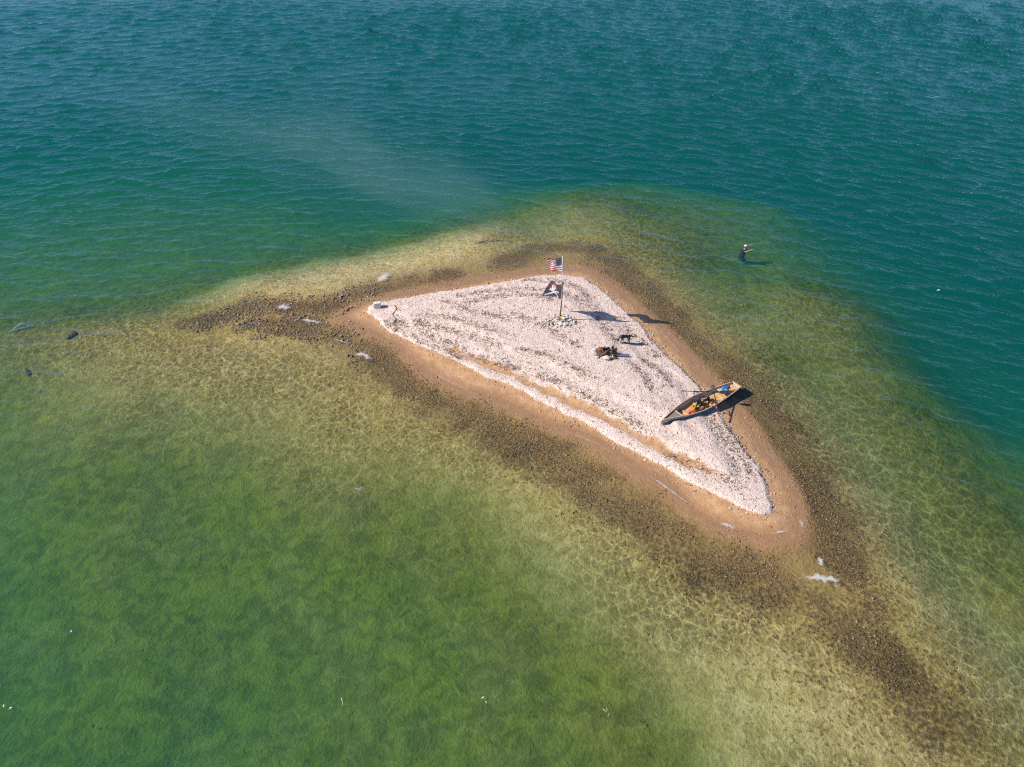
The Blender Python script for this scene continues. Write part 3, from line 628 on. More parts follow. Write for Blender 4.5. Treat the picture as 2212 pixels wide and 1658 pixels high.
def pirate(u, v):
    blk, wht, red = (.034, .034, .058), (.76, .76, .78), (.62, .03, .02)
    x_, y_ = (1-u)*1.52, v*.91                  # x from the fly towards the hoist
    cx_, cy_ = .60, .30; dx, dy = x_-cx_, y_-cy_
    def bone(ax_, ay_, bx_, by_, w_):
        ex, ey = bx_-ax_, by_-ay_; L_ = math.hypot(ex, ey); t_ = ((x_-ax_)*ex+(y_-ay_)*ey)/L_; d_ = abs((x_-ax_)*ey-(y_-ay_)*ex)/L_
        if 0 <= t_ <= L_ and d_ < w_: return True
        nx, ny = -ey/L_, ex/L_
        return any(math.hypot(x_-(px+nx*k_), y_-(py+ny*k_)) < w_*1.25 for px, py in ((ax_, ay_), (bx_, by_)) for k_ in (-w_*1.05, w_*1.05))
    r_ = math.hypot(dx, dy*1.02)
    if r_ < .225 and dy < -.035+.25*dx: return red
    if math.hypot(x_-.86, y_-.34) < .06 or (math.hypot((x_-.93)*.7, y_-.42) < .05): return red
    if math.hypot(dx+.075, dy-.03) < .05 or math.hypot(dx-.085, dy-.03) < .05: return blk
    if abs(dx) < .025 and .08 < dy < .14: return blk
    if r_ < .225: return wht
    if abs(dx) < .115 and .1 < dy < .29: return blk if (dy > .2 and int((dx+.115)/.023) % 3 == 2) else wht
    if bone(.16, .78, 1.25, .50, .032) or bone(.30, .46, 1.22, .84, .032): return wht
    return blk
M_cloth = attr_mat('flag_cloth', .75, .2, 0, .22)
flag('striped_flag', .995, .765, (-.79, .90, -.62), (-.50, .80, -.26), us, M_cloth, [(.13, 1.3, .45, .6, .5), (.05, 2.7, -.6, 1, .8)],
     'red and white striped flag with starred blue corner flying at the pole top')
flag('pirate_flag', .575, .345, (-.62, .86, -.28), (-.88, .92, -.28), pirate, M_cloth, [(.14, 1.1, .4, 2.4, .5), (.055, 2.3, .5, 0, .8)],
     'black pirate flag with white skull, red bandana and crossed bones, halfway up the pole')
# stones heaped round the foot of the pole: one heap, each stone its own piece
rocks = [rock_mesh('stone', 100+i, 2, dims=(1, random.uniform(.65, .95), random.uniform(.5, .8))) for i in range(8)]
for i, m_ in enumerate(rocks): m_.materials.append(M_rock if i % 3 else M_rockg)
heap = empty('stone_heap', base); tag(heap, 'heap of pale broken stones around the foot of the flagpole', 'stone heap')
def put_rock(par, org, x_, y_, s_, dz=.3):
    o = bpy.data.objects.new('stone', random.choice(rocks)); col.objects.link(o); o.parent = par
    o.location = (x_, y_, Z(org.x+x_, org.y+y_)-org.z+s_*dz); o.scale = (s_, s_, s_*random.uniform(.8, 1.1)); o.rotation_euler = (random.uniform(-.3, .3), random.uniform(-.3, .3), random.uniform(0, 6.3)); return o
# (measured on the picture, metres from the pole)
for i in range(34):
    a_ = i*2.39996; rr = .16+.78*math.sqrt((i+.5)/34); x_, y_ = rr*math.cos(a_)*.95+.06, rr*math.sin(a_)*.75-.12
    put_rock(heap, base, x_, y_, random.choice([.06, .07, .08, .09, .10, .12]))
for x_, y_, s_ in ((.28, -.52, .19), (.05, -.50, .15), (-.45, -.42, .14), (-.62, -.36, .11), (.62, .0, .13), (.8, -.18, .12), (.45, .2, .12), (-.28, -.4, .10)): put_rock(heap, base, x_, y_, s_)
for k_, (p0, p1, lab) in enumerate((((-.62, -.45, .05), (-.28, -.08, .22), 'dark stick leaning on the stones left of the flagpole'), ((.78, -.28, .03), (1.02, -.24, .10), 'short dark stick lying at the right end of the stone heap'),
                          ((-.86, -.42, .06), (-.6, -.30, .16), 'short dark stick at the left end of the stone heap'))):
    st_ = empty('stick', base+Vector(p0)); st_.location.z = Z(st_.location.x, st_.location.y); tag(st_, lab, 'stick', 'driftwood sticks by the flagpole')
    d_ = Vector(p1)-Vector(p0); MB().tube([(0, 0, .03), d_*.5+Vector((0, .02, .05)), d_+Vector((0, 0, .03))], [.02, .018, .012], 7).build('stem', M_twig, st_, True)
    MB().tube([d_*.55+Vector((0, .02, .05)), d_*.75+Vector((-.06, .1, .12))], [.011, .006], 6).build('side_twig', M_twig, st_, True)
M_leaf = simple_mat('green_leaf', (.13, .19, .035), .6, .35, 30); M_yel = simple_mat('yellow_flower', (.55, .30, .03), .7, .3, 30)
def plant(loc, label, nleaf, h, flower=True):
    o = empty('weed_plant', loc); tag(o, label, 'plant'); r = random.Random(nleaf)
    for i in range(nleaf):
        a_ = r.uniform(0, 6.28); l_ = h*r.uniform(.6, 1.1); d_ = Vector((math.cos(a_), math.sin(a_), 0)); sd = Vector((-d_.y, d_.x, 0))*.022
        rows = [[d_*(l_*.7*t)+Vector((0, 0, l_*(t-.45*t*t)))+sd*(k_*math.sin(math.pi*min(t*.9+.08, 1))) for k_ in (-1, 1)] for t in (0, .25, .5, .75, 1)]
        MB().sheet(rows, (0, 0, -.003)).build('leaf', M_leaf, o, True)
    if flower:
        MB().tube([(0, 0, 0), (.02, -.02, h*1.3)], .006, 5).build('stem', M_leaf, o, True)
        for k_ in range(3): MB().ell((.02+.04*math.cos(k_*2.1), -.02+.04*math.sin(k_*2.1), h*1.3), (.045, .045, .03), 8, 6).build('flower', M_yel, o, True)
    return o
plant(base+Vector((.0, -.16, .06)), 'small green weed with yellow flower at the foot of the flagpole', 11, .22)
plant(GZ(1325, 734.5), 'small green weed growing just ahead of the black dog', 8, .12, False)
vn = empty('trailing_vine', GZ(856, 690)); tag(vn, 'thin yellowish trailing vine lying on gravel near the white block', 'vine')
vp = [G(852, 667), G(858, 678), G(848, 688), G(856, 697), G(850, 706), G(860, 716), G(852, 722)]
vp = [Vector((p.x, p.y, Z(p.x, p.y)+.03))-vn.location for p in vp]
M_vine = simple_mat('dry_vine', (.24, .20, .06), .8, .3, 10); MB().tube(vp, [.022, .02, .02, .018, .016, .012, .008], 6).build('stem', M_vine, vn, True)
for i in (1, 3, 4, 5): MB().tube([vp[i], vp[i]+Vector((.16, .12*(-1)**i, .03)), vp[i]+Vector((.26, .3*(-1)**i, .02))], [.014, .012, .006], 5).build('side_shoot', M_vine, vn, True)

# ------------------------------------------------------------------ white block on the left tip
b_ = GZ(815.5, 664); wb = MB(); rt = Matrix.Rotation(.25, 3, 'Z'); wb.box((0, 0, .15), (.40, .27, .31), rt)
me_ = wb.mesh('white_block'); bm = bmesh.new(); bm.from_mesh(me_); bmesh.ops.bevel(bm, geom=list(bm.edges), offset=.02, segments=2, affect='EDGES')
bmesh.ops.subdivide_edges(bm, edges=bm.edges, cuts=2, use_grid_fill=True)
for v in bm.verts: v.co += Vector((random.uniform(-1, 1), random.uniform(-1, 1), random.uniform(-1, 1)))*.006
bm.to_mesh(me_); bm.free(); o = link('white_block', me_, simple_mat('chalky_block', (.74, .70, .66), .9, .1, 7, .01)); o.location = b_
tag(o, 'white squared stone block at the left tip of the island', 'stone block')

# ------------------------------------------------------------------ fire ring and firewood
fc = GZ(1302.4, 763)
ring = empty('fire_ring', fc); tag(ring, 'ring of white stones built for a campfire beside the dog', 'fire ring')
for a_, rr, s_ in ((178, .50, .17), (150, .46, .13), (205, .46, .18), (228, .50, .13), (255, .46, .10), (282, .52, .24), (305, .56, .13), (325, .60, .14), (122, .44, .12), (98, .42, .11), (75, .44, .12), (52, .44, .11), (30, .46, .10), (8, .5, .10)):
    put_rock(ring, fc, rr*math.cos(R(a_)), rr*math.sin(R(a_))*1.1, s_, .45)
M_log = simple_mat('bark_brown_log', (.13, .07, .042), .9, .45, 14, .02, (1, 1, 1)); M_log2 = simple_mat('split_wood', (.24, .125, .065), .85, .35, 12, .015); M_char = simple_mat('charred_wood', (.02, .016, .014), .95, .4, 12, .02)
fw = empty('firewood', fc); tag(fw, 'brown split firewood piled inside and beside the stone fire ring', 'firewood')
def log(p0, p1, r_, m_, split=False):
    mb = MB(); p0, p1 = Vector(p0), Vector(p1); k_ = 4 if split else 8
    mb.tube([p0, p0.lerp(p1, .35)+Vector((random.uniform(-.01, .01), random.uniform(-.01, .01), .01)), p0.lerp(p1, .7)+Vector((random.uniform(-.01, .01), 0, 0)), p1], [r_, r_*1.08, r_*.98, r_*.85], k_); return mb.build('log', m_, fw, not split)
for i in range(22):
    a_ = R(60+i*11.5+random.uniform(-6, 6)); log((.38*math.cos(a_)-.08, .40*math.sin(a_), random.uniform(.02, .06)), (random.uniform(-.1, .02), random.uniform(-.05, .08), random.uniform(.22, .36)), random.uniform(.018, .032), [M_log, M_log2, M_log2, M_log][i % 4], i % 2 == 0)
for i in range(4): log((-.3+.12*i, -.28-.03*i, .08+.03*i), (.12+.06*i, -.12+.04*i, .10+.04*i), .04, [M_log2, M_log][i % 2])
for i in range(4): log((.02+.05*i, .12+.05*i, .06), (.25+.04*i, .2+.03*i, .16), .045, M_char)
for i in range(5): log((.36, -.38+.02*i, .06+.09*i), (.68, -.33+.03*i, .07+.09*i), .048, [M_log, M_log2][i % 2], i % 2 == 1)
for i in range(4): log((.33+.02*i, -.18+.06*i, .06+.08*(i % 2)), (.62, -.10+.06*i, .08+.09*(i % 2)), .045, M_log)
for i in range(3): log((.38+.03*i, -.28+.1*i, .05), (.42+.04*i, -.22+.1*i, .58-.05*i), .04, [M_char, M_log, M_log2][i])
for i in range(3): log((.22+.06*i, -.52, .05), (.62+.04*i, -.56+.03*i, .06), .035, M_log2)

# ------------------------------------------------------------------ wooden canoe with its rowing rig
LB = (STERN-BOW).length
bow, stern = BOW, STERN
CN = [(0, .015), (.06, .075), (.15, .20), (.3, .385), (.45, .49), (.58, .49), (.72, .44), (.86, .35), (1, .24)]
def interp(tb, t): return float(np.interp(t, [q[0] for q in tb], [q[1] for q in tb]))
def smooth(tb, t): return sum(interp(tb, min(max(t+d_, 0), 1))*w_ for d_, w_ in ((-.05, .25), (0, .5), (.05, .25))) if .05 <= t <= .95 else interp(tb, t)
hb = lambda t: smooth(CN, t)*(1.0+.10*min(t*4, 1))
sheer = lambda t: .235+.085*max(0, (.5-t)*2)**2.2+.05*max(0, (t-.5)*2)**2
keel = lambda t: .06*max(0, (.35-t)/.35)**2+.07*max(0, (t-.6)/.4)**2
def sec(t, q, side, inset=0.0):
    """point on the side: q 0 = chine, 1 = gunwale"""
    b_ = hb(t)*(.70+.30*q**.8) if t > .001 else .012; return Vector((t*LB, side*max(b_-inset, .004), keel(t)+(sheer(t)-keel(t))*q))
vx = (stern-bow); boat = empty('canoe'); vx.normalize(); vy = Vector((0, 0, 1)).cross(vx).normalized(); vz = vx.cross(vy)
MBt = Matrix.Translation(bow-vz*sheer(0)) @ Matrix((vx, vy, vz)).transposed().to_4x4(); boat.matrix_world = MBt
tag(boat, 'wooden flat-bottomed canoe drawn up on the gravel', 'canoe')
def wood(name, c, var=.3, rough=.6):
    k = NT(name); v = k.vmap(k.n('TexCoord').outputs['Object'], (.8, 14, 14)); n = k.noise(v, 1.4, 5, .6); n2 = k.noise(k.n('TexCoord').outputs['Object'], 2.5, 4)
    cc_ = k.mix(k.ramp(n, .3, .7), tuple(x*(1-var) for x in c), tuple(min(x*(1+var), .9) for x in c)); cc_ = k.mix(k.ramp(n2, .5, .75, 0, .35), cc_, tuple(x*.55 for x in c))
    k.bsdf(cc_, rough, k.bump(n, .004), **{'Specular IOR Level': .35}); return k.m
M_out = wood('weathered_plank', (.72, .56, .44)); M_in = wood('varnished_floor', (.74, .42, .16), .25); M_rail = wood('gunwale_wood', (.68, .50, .34), .2); M_cream = wood('pale_new_wood', (.66, .48, .31), .15); M_deck = wood('grey_deck', (.33, .25, .20), .2)
ts = [i/28 for i in range(29)]
for side in (-1, 1):
    for k_ in range(3):
        q0, q1 = k_/3, (k_+1)/3; rows = [[sec(t, q0, side), sec(t, q1-.012, side)] for t in ts]
        MB().sheet(rows, (0, -side*.016, 0)).build('strake', M_out, boat, True)
    MB().tube([sec(t, 1.0, side)+Vector((0, -side*.004, .006)) for t in ts], .027, 6).build('gunwale', M_rail, boat, True)
for k_ in range(5):
    u0, u1 = -1+.4*k_, -1+.4*(k_+1)-.02
    rows = [[Vector((t*LB, sec(t, 0, 1).y*u0, keel(t)+.004)), Vector((t*LB, sec(t, 0, 1).y*u1, keel(t)+.004))] for t in ts]
    MB().sheet(rows, (0, 0, .018)).build('bottom_board', M_in, boat)
for t in (.31, .48, .60, .77):
    pts = [sec(t, q, -1, .03) for q in (1, .75, .5, .25, .04)]+[Vector((t*LB, yy*sec(t, 0, 1).y, keel(t)+.045)) for yy in (-.75, -.4, 0, .4, .75)]+[sec(t, q, 1, .03) for q in (.04, .25, .5, .75, 1)]
    rows = [[p+Vector((-.04, 0, 0)), p+Vector((.04, 0, 0))] for p in pts]; mb = MB(); mb.sheet(rows, (0, 0, .028)); mb.build('frame', M_cream, boat)
pts = [sec(1, q, s_) for s_, qs in ((-1, (1, .5, 0)), (1, (0, .5, 1))) for q in qs]
mb = MB(); v_ = [p+Vector((dx, 0, 0)) for dx in (0, .03) for p in pts]; mb.add(v_, [tuple(range(5, -1, -1)), tuple(range(6, 12))]+[(i, (i+1) % 6, (i+1) % 6+6, i+6) for i in range(6)]); tr_ = mb.build('transom', M_cream, boat)
MB().box((LB*1.0+.012, 0, sheer(1)+.012), (.075, hb(1)*2+.06, .03)).build('transom_cap', M_cream, boat)
mb = MB(); cpts = [Vector((LB*.985-.26*math.sin(a_), (hb(.97)-.05)*math.cos(a_), sheer(.97)-.07)) for a_ in [math.pi*i/12 for i in range(13)]]
mb.add(cpts+[p+Vector((0, 0, -.025)) for p in cpts], [tuple(range(13)), tuple(range(25, 12, -1))]+[(i, i+13, (i+1) % 13+13, (i+1) % 13) for i in range(13)]); mb.build('stern_seat', M_cream, boat)
rows = [[sec(t, .88, -1, .02), Vector((t*LB, 0, sheer(t)*.92)), sec(t, .88, 1, .02)] for t in (.02, .06, .10, .14, .18, .215)]
MB().sheet(rows, (0, 0, -.018)).build('bow_deck', M_deck, boat)
MB().box((.215*LB, 0, sheer(.2)*.80), (.03, hb(.21)*1.75, .10)).build('deck_beam', M_cream, boat)
rows = [[Vector((t*LB, yy*hb(t)*.86, .19)) for yy in (-1, 0, 1)] for t in (.80, .865)]; MB().sheet(rows, (0, 0, -.025)).build('thwart_seat', M_cream, boat)
MB().tube([sec(0, 0, 0)+Vector((-.012, 0, -.005)), sec(0, .5, 0)+Vector((-.02, 0, 0)), sec(0, 1.0, 0)+Vector((-.02, 0, .03))], .022, 8).build('stem_post', M_rail, boat, True)
Wb = lambda x_, y_, z_: MBt @ Vector((x_, y_, z_))
boat_rot = MBt.to_euler()
def in_boat(name, loc, label, cat, group=None):
    o = empty(name); o.matrix_world = Matrix.Translation(Wb(*loc)) @ MBt.to_3x3().to_4x4(); tag(o, label, cat, group); return o
M_black = simple_mat('black_nylon', (.018, .019, .024), .55, .3, 20); M_grey = simple_mat('grey_fabric', (.42, .43, .45), .8, .2, 20); M_alu = simple_mat('dark_tube', (.05, .045, .045), .4, .2, 10, metal=.4)
rig = in_boat('rowing_rig', (.55*LB, 0, .03), 'black rowing rig with seat, shoes and thin outrigger arms set in the canoe', 'rowing rig')
for s_ in (-1, 1): MB().box((0, s_*.09, .06), (1.25, .035, .04)).build('rail', M_alu, rig)
mb = MB(); mb.sheet([[Vector((-.42+.05*i, yy*.17, .21+.10*(1-i/6)**3+.03*yy*yy)) for yy in (-1, -.5, 0, .5, 1)] for i in range(7)], (0, 0, -.035)); seat_ = mb.build('seat', M_black, rig, True)
mb = MB(); mb.sheet([[Vector((-.43-.06*i, yy*.16, .26+.07*i)) for yy in (-1, 0, 1)] for i in range(4)], (-.03, 0, 0)); mb.build('backrest', M_black, rig, True)
for s_ in (-1, 1):
    MB().box((-.28, s_*.09, .12), (.22, .03, .12)).build('seat_support', M_alu, rig)
    mb = MB(); rt = Matrix.Rotation(.7, 3, 'Y'); mb.ell((.42, s_*.12, .20), (.15, .06, .06), 12, 8, rt); sh = mb.build('shoe', M_black, rig, True)
    MB().ell((.35, s_*.12, .285), (.06, .058, .035), 10, 6, rt).build('shoe_tongue', M_grey, sh, True); MB().ell((.50, s_*.125, .145), (.055, .055, .04), 10, 6, rt).build('toe_cap', M_grey, sh, True)
MB().box((.44, 0, .12), (.03, .42, .26), Matrix.Rotation(-.7, 3, 'Y')).build('foot_plate', M_black, rig)
MB().tube([(-.2, 0, .12), (.1, .02, .24), (.38, 0, .2)], .045, 8).build('centre_strap', M_black, rig, True)
# oars and their outrigger arms, measured on the picture
oarU = (G(1469, 845, .80), G(1571, 848.3, .78)); oarL = (G(1552.3, 901, .50), G(1540.2, 834, .86))   # handle, blade end
pinU, pinL = G(1498, 846, .80), G(1547.8, 881, .60)
inv = MBt.inverted()
def loc_rig(p): return inv @ p-Vector((.55*LB, 0, .03))
for pin, bases in ((pinU, ((-.18, .44, .24), (.25, .43, .24))), (pinL, ((-.05, -.47, .24), (.3, -.44, .24)))):
    for b__ in bases: MB().tube([b__, Vector(b__).lerp(loc_rig(pin), .5)+Vector((0, 0, .03)), loc_rig(pin)+Vector((0, 0, -.03))], .013, 7).build('outrigger_arm', M_alu, rig, True)
M_teal = simple_mat('green_cord', (.03, .22, .17), .7, .3, 20); M_redc = simple_mat('red_cord', (.65, .05, .10), .7, .2, 20)
for pin, m_ in ((pinU, M_teal), (pinL, M_redc)): MB().ell(loc_rig(pin), (.035, .05, .05), 10, 8).build('oarlock', m_, rig, True)
MB().tube([loc_rig(pinL), (.32, -.46, .33), (.22, -.3, .2)], .007, 6).build('tie_cord', M_redc, rig, True)
M_oar = simple_mat('black_oar', (.025, .027, .032), .4, .2, 10); M_blade = simple_mat('slate_blade', (.035, .05, .065), .35, .2, 8); M_orange = simple_mat('orange_grip', (.75, .22, .06), .6, .1, 10)
def oar(p0, p1, label, tilt):
    o = empty('oar', p0); d_ = p1-p0; L_ = d_.length; d_.normalize(); sd = d_.cross(Vector((0, 0, 1))).normalized(); sd = Matrix.Rotation(tilt, 3, d_) @ sd; up = sd.cross(d_)
    o.matrix_world = Matrix.Translation(p0) @ Matrix((d_, sd, up)).transposed().to_4x4(); tag(o, label, 'oar', 'pair of oars on the canoe')
    MB().tube([(.13, 0, 0), (L_*.5, 0, 0), (L_-.38, 0, 0)], [.022, .024, .019], 10).build('shaft', M_oar, o, True)
    MB().tube([(-.02, 0, 0), (.02, 0, 0), (.15, 0, 0)], [.022, .03, .027], 10).build('grip', M_orange, o, True)
    rows = [[Vector((L_-.42+.45*t, yy*w_, .03*(t-.5)*2*t+.02*yy*yy)) for yy in (-1, -.5, 0, .5, 1)] for t, w_ in ((0, .02), (.15, .055), (.35, .088), (.6, .098), (.85, .092), (1, .06))]
    MB().sheet(rows, (0, 0, -.012)).build('blade', M_blade, o, True)
oar(*oarU, 'black oar with orange grip pointing left over the gravel', .5)
oar(*oarL, 'black oar with orange grip pointing down over the near side, blade raised', -.9)
# loose gear in the canoe
fe = in_boat('fender', (.86*LB, .10, .29), 'blue inflatable boat fender lying near the stern of the canoe', 'fender')
M_blue = simple_mat('blue_vinyl', (.01, .20, .55), .35, .1, 6)
pr = [(-.22, .012), (-.2, .03), (-.16, .05), (-.12, .085), (-.05, .095), (.08, .095), (.14, .085), (.18, .05), (.21, .025), (.23, .012)]
rt = Matrix.Rotation(-.55, 3, 'Z'); MB().tube([rt @ Vector((q[0], 0, 0)) for q in pr], [q[1] for q in pr], 14).build('body', M_blue, fe, True)
MB().tube([rt @ Vector((.21, 0, 0)), rt @ Vector((.30, .02, -.01))], .02, 8).build('valve_eye', M_alu, fe, True)
yb = in_boat('dry_box', (.405*LB, -.02, .035), 'small yellow box on the canoe floor', 'box')
M_yb = simple_mat('yellow_plastic', (.72, .36, .02), .45, .1, 6); rt = Matrix.Rotation(.4, 3, 'Z')
MB().box((0, 0, .08), (.22, .17, .16), rt).build('body', M_yb, yb); lid = MB().box((0, 0, .178), (.235, .185, .03), rt).build('lid', M_yb, yb); MB().box(rt @ Vector((0, 0, .205)), (.09, .03, .02), rt).build('latch', M_black, lid)
lj = in_boat('life_jacket', (.37*LB, -.13, .035), 'coral red life jacket spread on the canoe floor', 'life jacket')
M_red = simple_mat('coral_fabric', (.70, .10, .08), .8, .2, 14, .01)
for k_, (xx, yy, rz_, sx, sy) in enumerate(((-.14, .03, .3, .15, .08), (.14, .0, -.2, .15, .08), (0, -.10, 0, .17, .05))):
    MB().ell((xx, yy, .05), (sx, sy, .05), 14, 8, Matrix.Rotation(rz_, 3, 'Z')).build('foam_panel', M_red, lj, True)
MB().box((0, .0, .10), (.40, .035, .012)).build('belt', M_grey, lj)
sb = in_boat('sandals', (.475*LB, -.27, .07), 'pair of black sandals beside the life jacket in the canoe', 'sandals')
for xx in (-.07, .07):
    MB().ell((xx, 0, .02), (.055, .13, .022), 12, 6, Matrix.Rotation(.9+xx*3, 3, 'Z')).build('sole', M_black, sb, True); MB().tube([(xx-.05, .02, .03), (xx, .0, .07), (xx+.05, -.02, .03)], .012, 6).build('strap', M_grey, sb, True)
bk = in_boat('bucket', (.83*LB, -.12, .195), 'round grey bucket on the pale seat in the canoe', 'bucket')
MB().tube([(0, 0, .0), (0, 0, .08), (0, 0, .16)], [.09, .10, .11], 18).build('pail', M_grey, bk, True); MB().tube([(0, 0, .162), (0, 0, .185)], .118, 18).build('lid', simple_mat('grey_lid', (.30, .30, .31), .6), bk, True)
MB().tube([(.11*math.cos(a_), .115*math.sin(a_), .12-.14*abs(math.sin(a_))) for a_ in [math.pi*i/10 for i in range(11)]], .008, 5).build('handle', M_black, bk, True)

# ------------------------------------------------------------------ the dog, nosing in the gravel
def make_dog():
    m = MB(); t = lambda pts, rad: m.tube(pts, rad, 12)
    Ry = lambda a_: Matrix.Rotation(a_, 3, 'Y')
    m.ell((.19, 0, .475), (.175, .105, .145), 16, 12, Ry(.25)); m.ell((-.02, 0, .495), (.22, .088, .105), 16, 12, Ry(-.05)); m.ell((-.24, 0, .495), (.13, .092, .115), 16, 12)
    t([(.24, 0, .53), (.33, 0, .47), (.40, 0, .385)], [.10, .085, .072])                       # neck, lowered
    m.ell((.435, 0, .325), (.085, .074, .078), 14, 10, Ry(.9)); t([(.455, 0, .28), (.485, 0, .215), (.503, 0, .165)], [.052, .042, .034]); m.ell((.508, 0, .155), (.032, .03, .03), 10, 8)
    t([(-.34, 0, .54), (-.42, 0, .505), (-.52, 0, .455), (-.62, 0, .455), (-.69, 0, .50), (-.72, 0, .545)], [.04, .03, .024, .02, .015, .008])
    for s_, fx, hx in ((-1, .05, -.03), (1, -.04, .05)):
        t([(.20, s_*.075, .45), (.17, s_*.088, .33), (.16+fx*.4, s_*.088, .27), (.19+fx, s_*.085, .14), (.195+fx, s_*.085, .05)], [.066, .05, .042, .029, .027]); m.ell((.215+fx, s_*.085, .028), (.045, .03, .027), 10, 8)
        t([(-.25, s_*.07, .48), (-.21, s_*.092, .37), (-.185+hx*.5, s_*.095, .30), (-.27+hx, s_*.095, .22), (-.33+hx, s_*.095, .175)], [.082, .07, .052, .037, .031]); m.ell((-.33+hx, s_*.095, .175), (.034, .03, .036), 10, 8); t([(-.332+hx, s_*.095, .185), (-.325+hx, s_*.095, .11), (-.31+hx, s_*.095, .02)], [.031, .029, .028]); m.ell((-.288+hx, s_*.095, .028), (.046, .03, .027), 10, 8)
        m.ell((.415, s_*.076, .335), (.03, .016, .055), 10, 8, Ry(.5))
    return fuse('body', m, .011)
M_dog = simple_mat('black_coat', (.014, .011, .010), .55, .5, 9, .004, spec=.5)
dp = GZ(1349.5, 741.5); dog = empty('dog', dp, R(184)); dog.scale = (.80, .95, .86); tag(dog, 'black dog with a pale collar sniffing the gravel', 'dog')
db = link('body', make_dog(), M_dog, dog, True)
cm = Matrix.Rotation(-.72, 3, 'Y'); ringp = [cm @ Vector((0, .084*math.cos(a_), .086*math.sin(a_)))+Vector((.365, 0, .43)) for a_ in [2*math.pi*i/20 for i in range(21)]]
MB().tube(ringp, .014, 6, False).build('collar', simple_mat('pale_collar', (.6, .6, .66), .6), dog, True)

# ------------------------------------------------------------------ the bather, chest deep
M_skin = simple_mat('skin', (.52, .29, .20), .55, .12, 10); M_shirt = simple_mat('black_shirt', (.012, .012, .018), .7, .3, 12, .01); M_cap = simple_mat('white_cap', (.62, .57, .58), .8, .12, 14)
def person():
    J, E = [], []
    def add(p, r1, r2=None, prev=None):
        J.append((p, r1, r2 if r2 else r1)); i = len(J)-1
        if prev is not None: E.append((prev, i))
        return i
    pel = add((-.02, 0, -.22), .14, .12); wa = add((.0, 0, -.02), .135, .11, pel); ch = add((.05, 0, .20), .155, .12, wa); ub = add((.08, 0, .335), .13, .10, ch)
    nk = add((.11, 0, .43), .056, .056, ub); hd = add((.145, 0, .53), .078, .09, nk); ht = add((.15, 0, .615), .072, .085, hd)
    add((.245, 0, .515), .014, .016, hd)
    for s_ in (-1, 1): add((.13, s_*.10, .525), .012, .022, hd)
    hands = []
    for s_, el, wr in ((-1, (.14, -.33, .36), (.37, -.36, .51)), (1, (.27, .30, .46), (.49, .36, .52))):
        sh = add((.07, s_*.175, .325), .062, .065, ub); e_ = add(el, .043, .043, sh); m_ = add(tuple(Vector(el).lerp(Vector(wr), .3)), .043, .04, e_); w_ = add(wr, .028, .03, m_)
        d_ = (Vector(wr)-Vector(el)).normalized(); sd = d_.cross(Vector((0, 0, 1))).normalized(); pm = Vector(wr)+d_*.055; p_ = add(tuple(pm), .038, .018, w_)
        for k_, (off, ln) in enumerate(((-.032, .075), (-.011, .088), (.011, .083), (.032, .065))):
            f1 = add(tuple(pm+d_*.045+sd*off), .010, .010, p_); add(tuple(pm+d_*(.045+ln)+sd*off*1.3+Vector((0, 0, -.02))), .008, .008, f1)
        t1 = add(tuple(pm-d_*.01-sd*s_*-.045), .011, .011, p_); add(tuple(pm+d_*.04-sd*s_*-.07+Vector((0, 0, -.01))), .009, .009, t1)
    for s_ in (-1, 1):
        hp = add((.02, s_*.10, -.30), .092, .095, pel); kn = add((.30, s_*.14, -.46), .06, .062, hp); an = add((.04, s_*.13, -.80), .042, .042, kn); add((.16, s_*.13, -.84), .042, .03, an)
    return skin('body', J, E, pel, 2)
pp = G(1606.5, 533); pz = Z(pp.x, pp.y)
man = empty('person', (pp.x, pp.y, -.58), R(-4)); tag(man, 'person in a white cap and black shirt wading chest deep with arms reaching forward', 'person')
link('body', person(), M_skin, man, True)
ms = MB(); ms.tube([(-.02, 0, -.36), (-.01, 0, -.15), (.02, 0, .05), (.05, 0, .20), (.07, 0, .31), (.09, 0, .385)], [.19, .185, .185, .195, .165, .09], 16)
for s_, el in ((-1, (.14, -.33, .36)), (1, (.27, .30, .46))):
    sh_ = Vector((.07, s_*.16, .325)); ms.tube([Vector((.06, s_*.06, .31)), sh_, sh_.lerp(Vector(el), .5)], [.10, .092, .074], 12)
link('shirt', fuse('shirt', ms, .014, 4), M_shirt, man, True)
Jt = [((-.02, 0, -.24), .165, .145), ((.02, .10, -.31), .108, .112), ((.30, .14, -.46), .074, .077), ((.06, .13, -.78), .056, .056), ((.02, -.10, -.31), .108, .112), ((.30, -.14, -.46), .074, .077), ((.06, -.13, -.78), .056, .056)]
link('trousers', skin('trousers', Jt, [(0, 1), (1, 2), (2, 3), (0, 4), (4, 5), (5, 6)], 0, 2), simple_mat('dark_trousers', (.06, .075, .03), .8), man, True)
mb = MB(); mb.ell((.135, 0, .63), (.118, .10, .085), 16, 10); cap = mb.build('cap', M_cap, man, True)
MB().sheet([[Vector((.22+.09*math.cos(a_)*t, .10*math.sin(a_)*(.7+.3*t), .605-.015*t)) for t in (0, .5, 1)] for a_ in [R(-80+20*i) for i in range(9)]], (0, 0, -.008)).build('cap_brim', M_cap, cap, True)
for s_ in (-1, 1): MB().ell((.222, s_*.034, .545), (.012, .014, .009), 8, 6).build('eye', M_black, man, True)
MB().ell((.218, 0, .478), (.012, .026, .007), 8, 6).build('mouth', simple_mat('lip', (.35, .12, .10), .5), man, True)
mb = MB(); mb.ell((.10, 0, .565), (.088, .088, .075), 14, 8); mb.build('hair', simple_mat('grey_hair', (.12, .09, .07), .8), man, True)

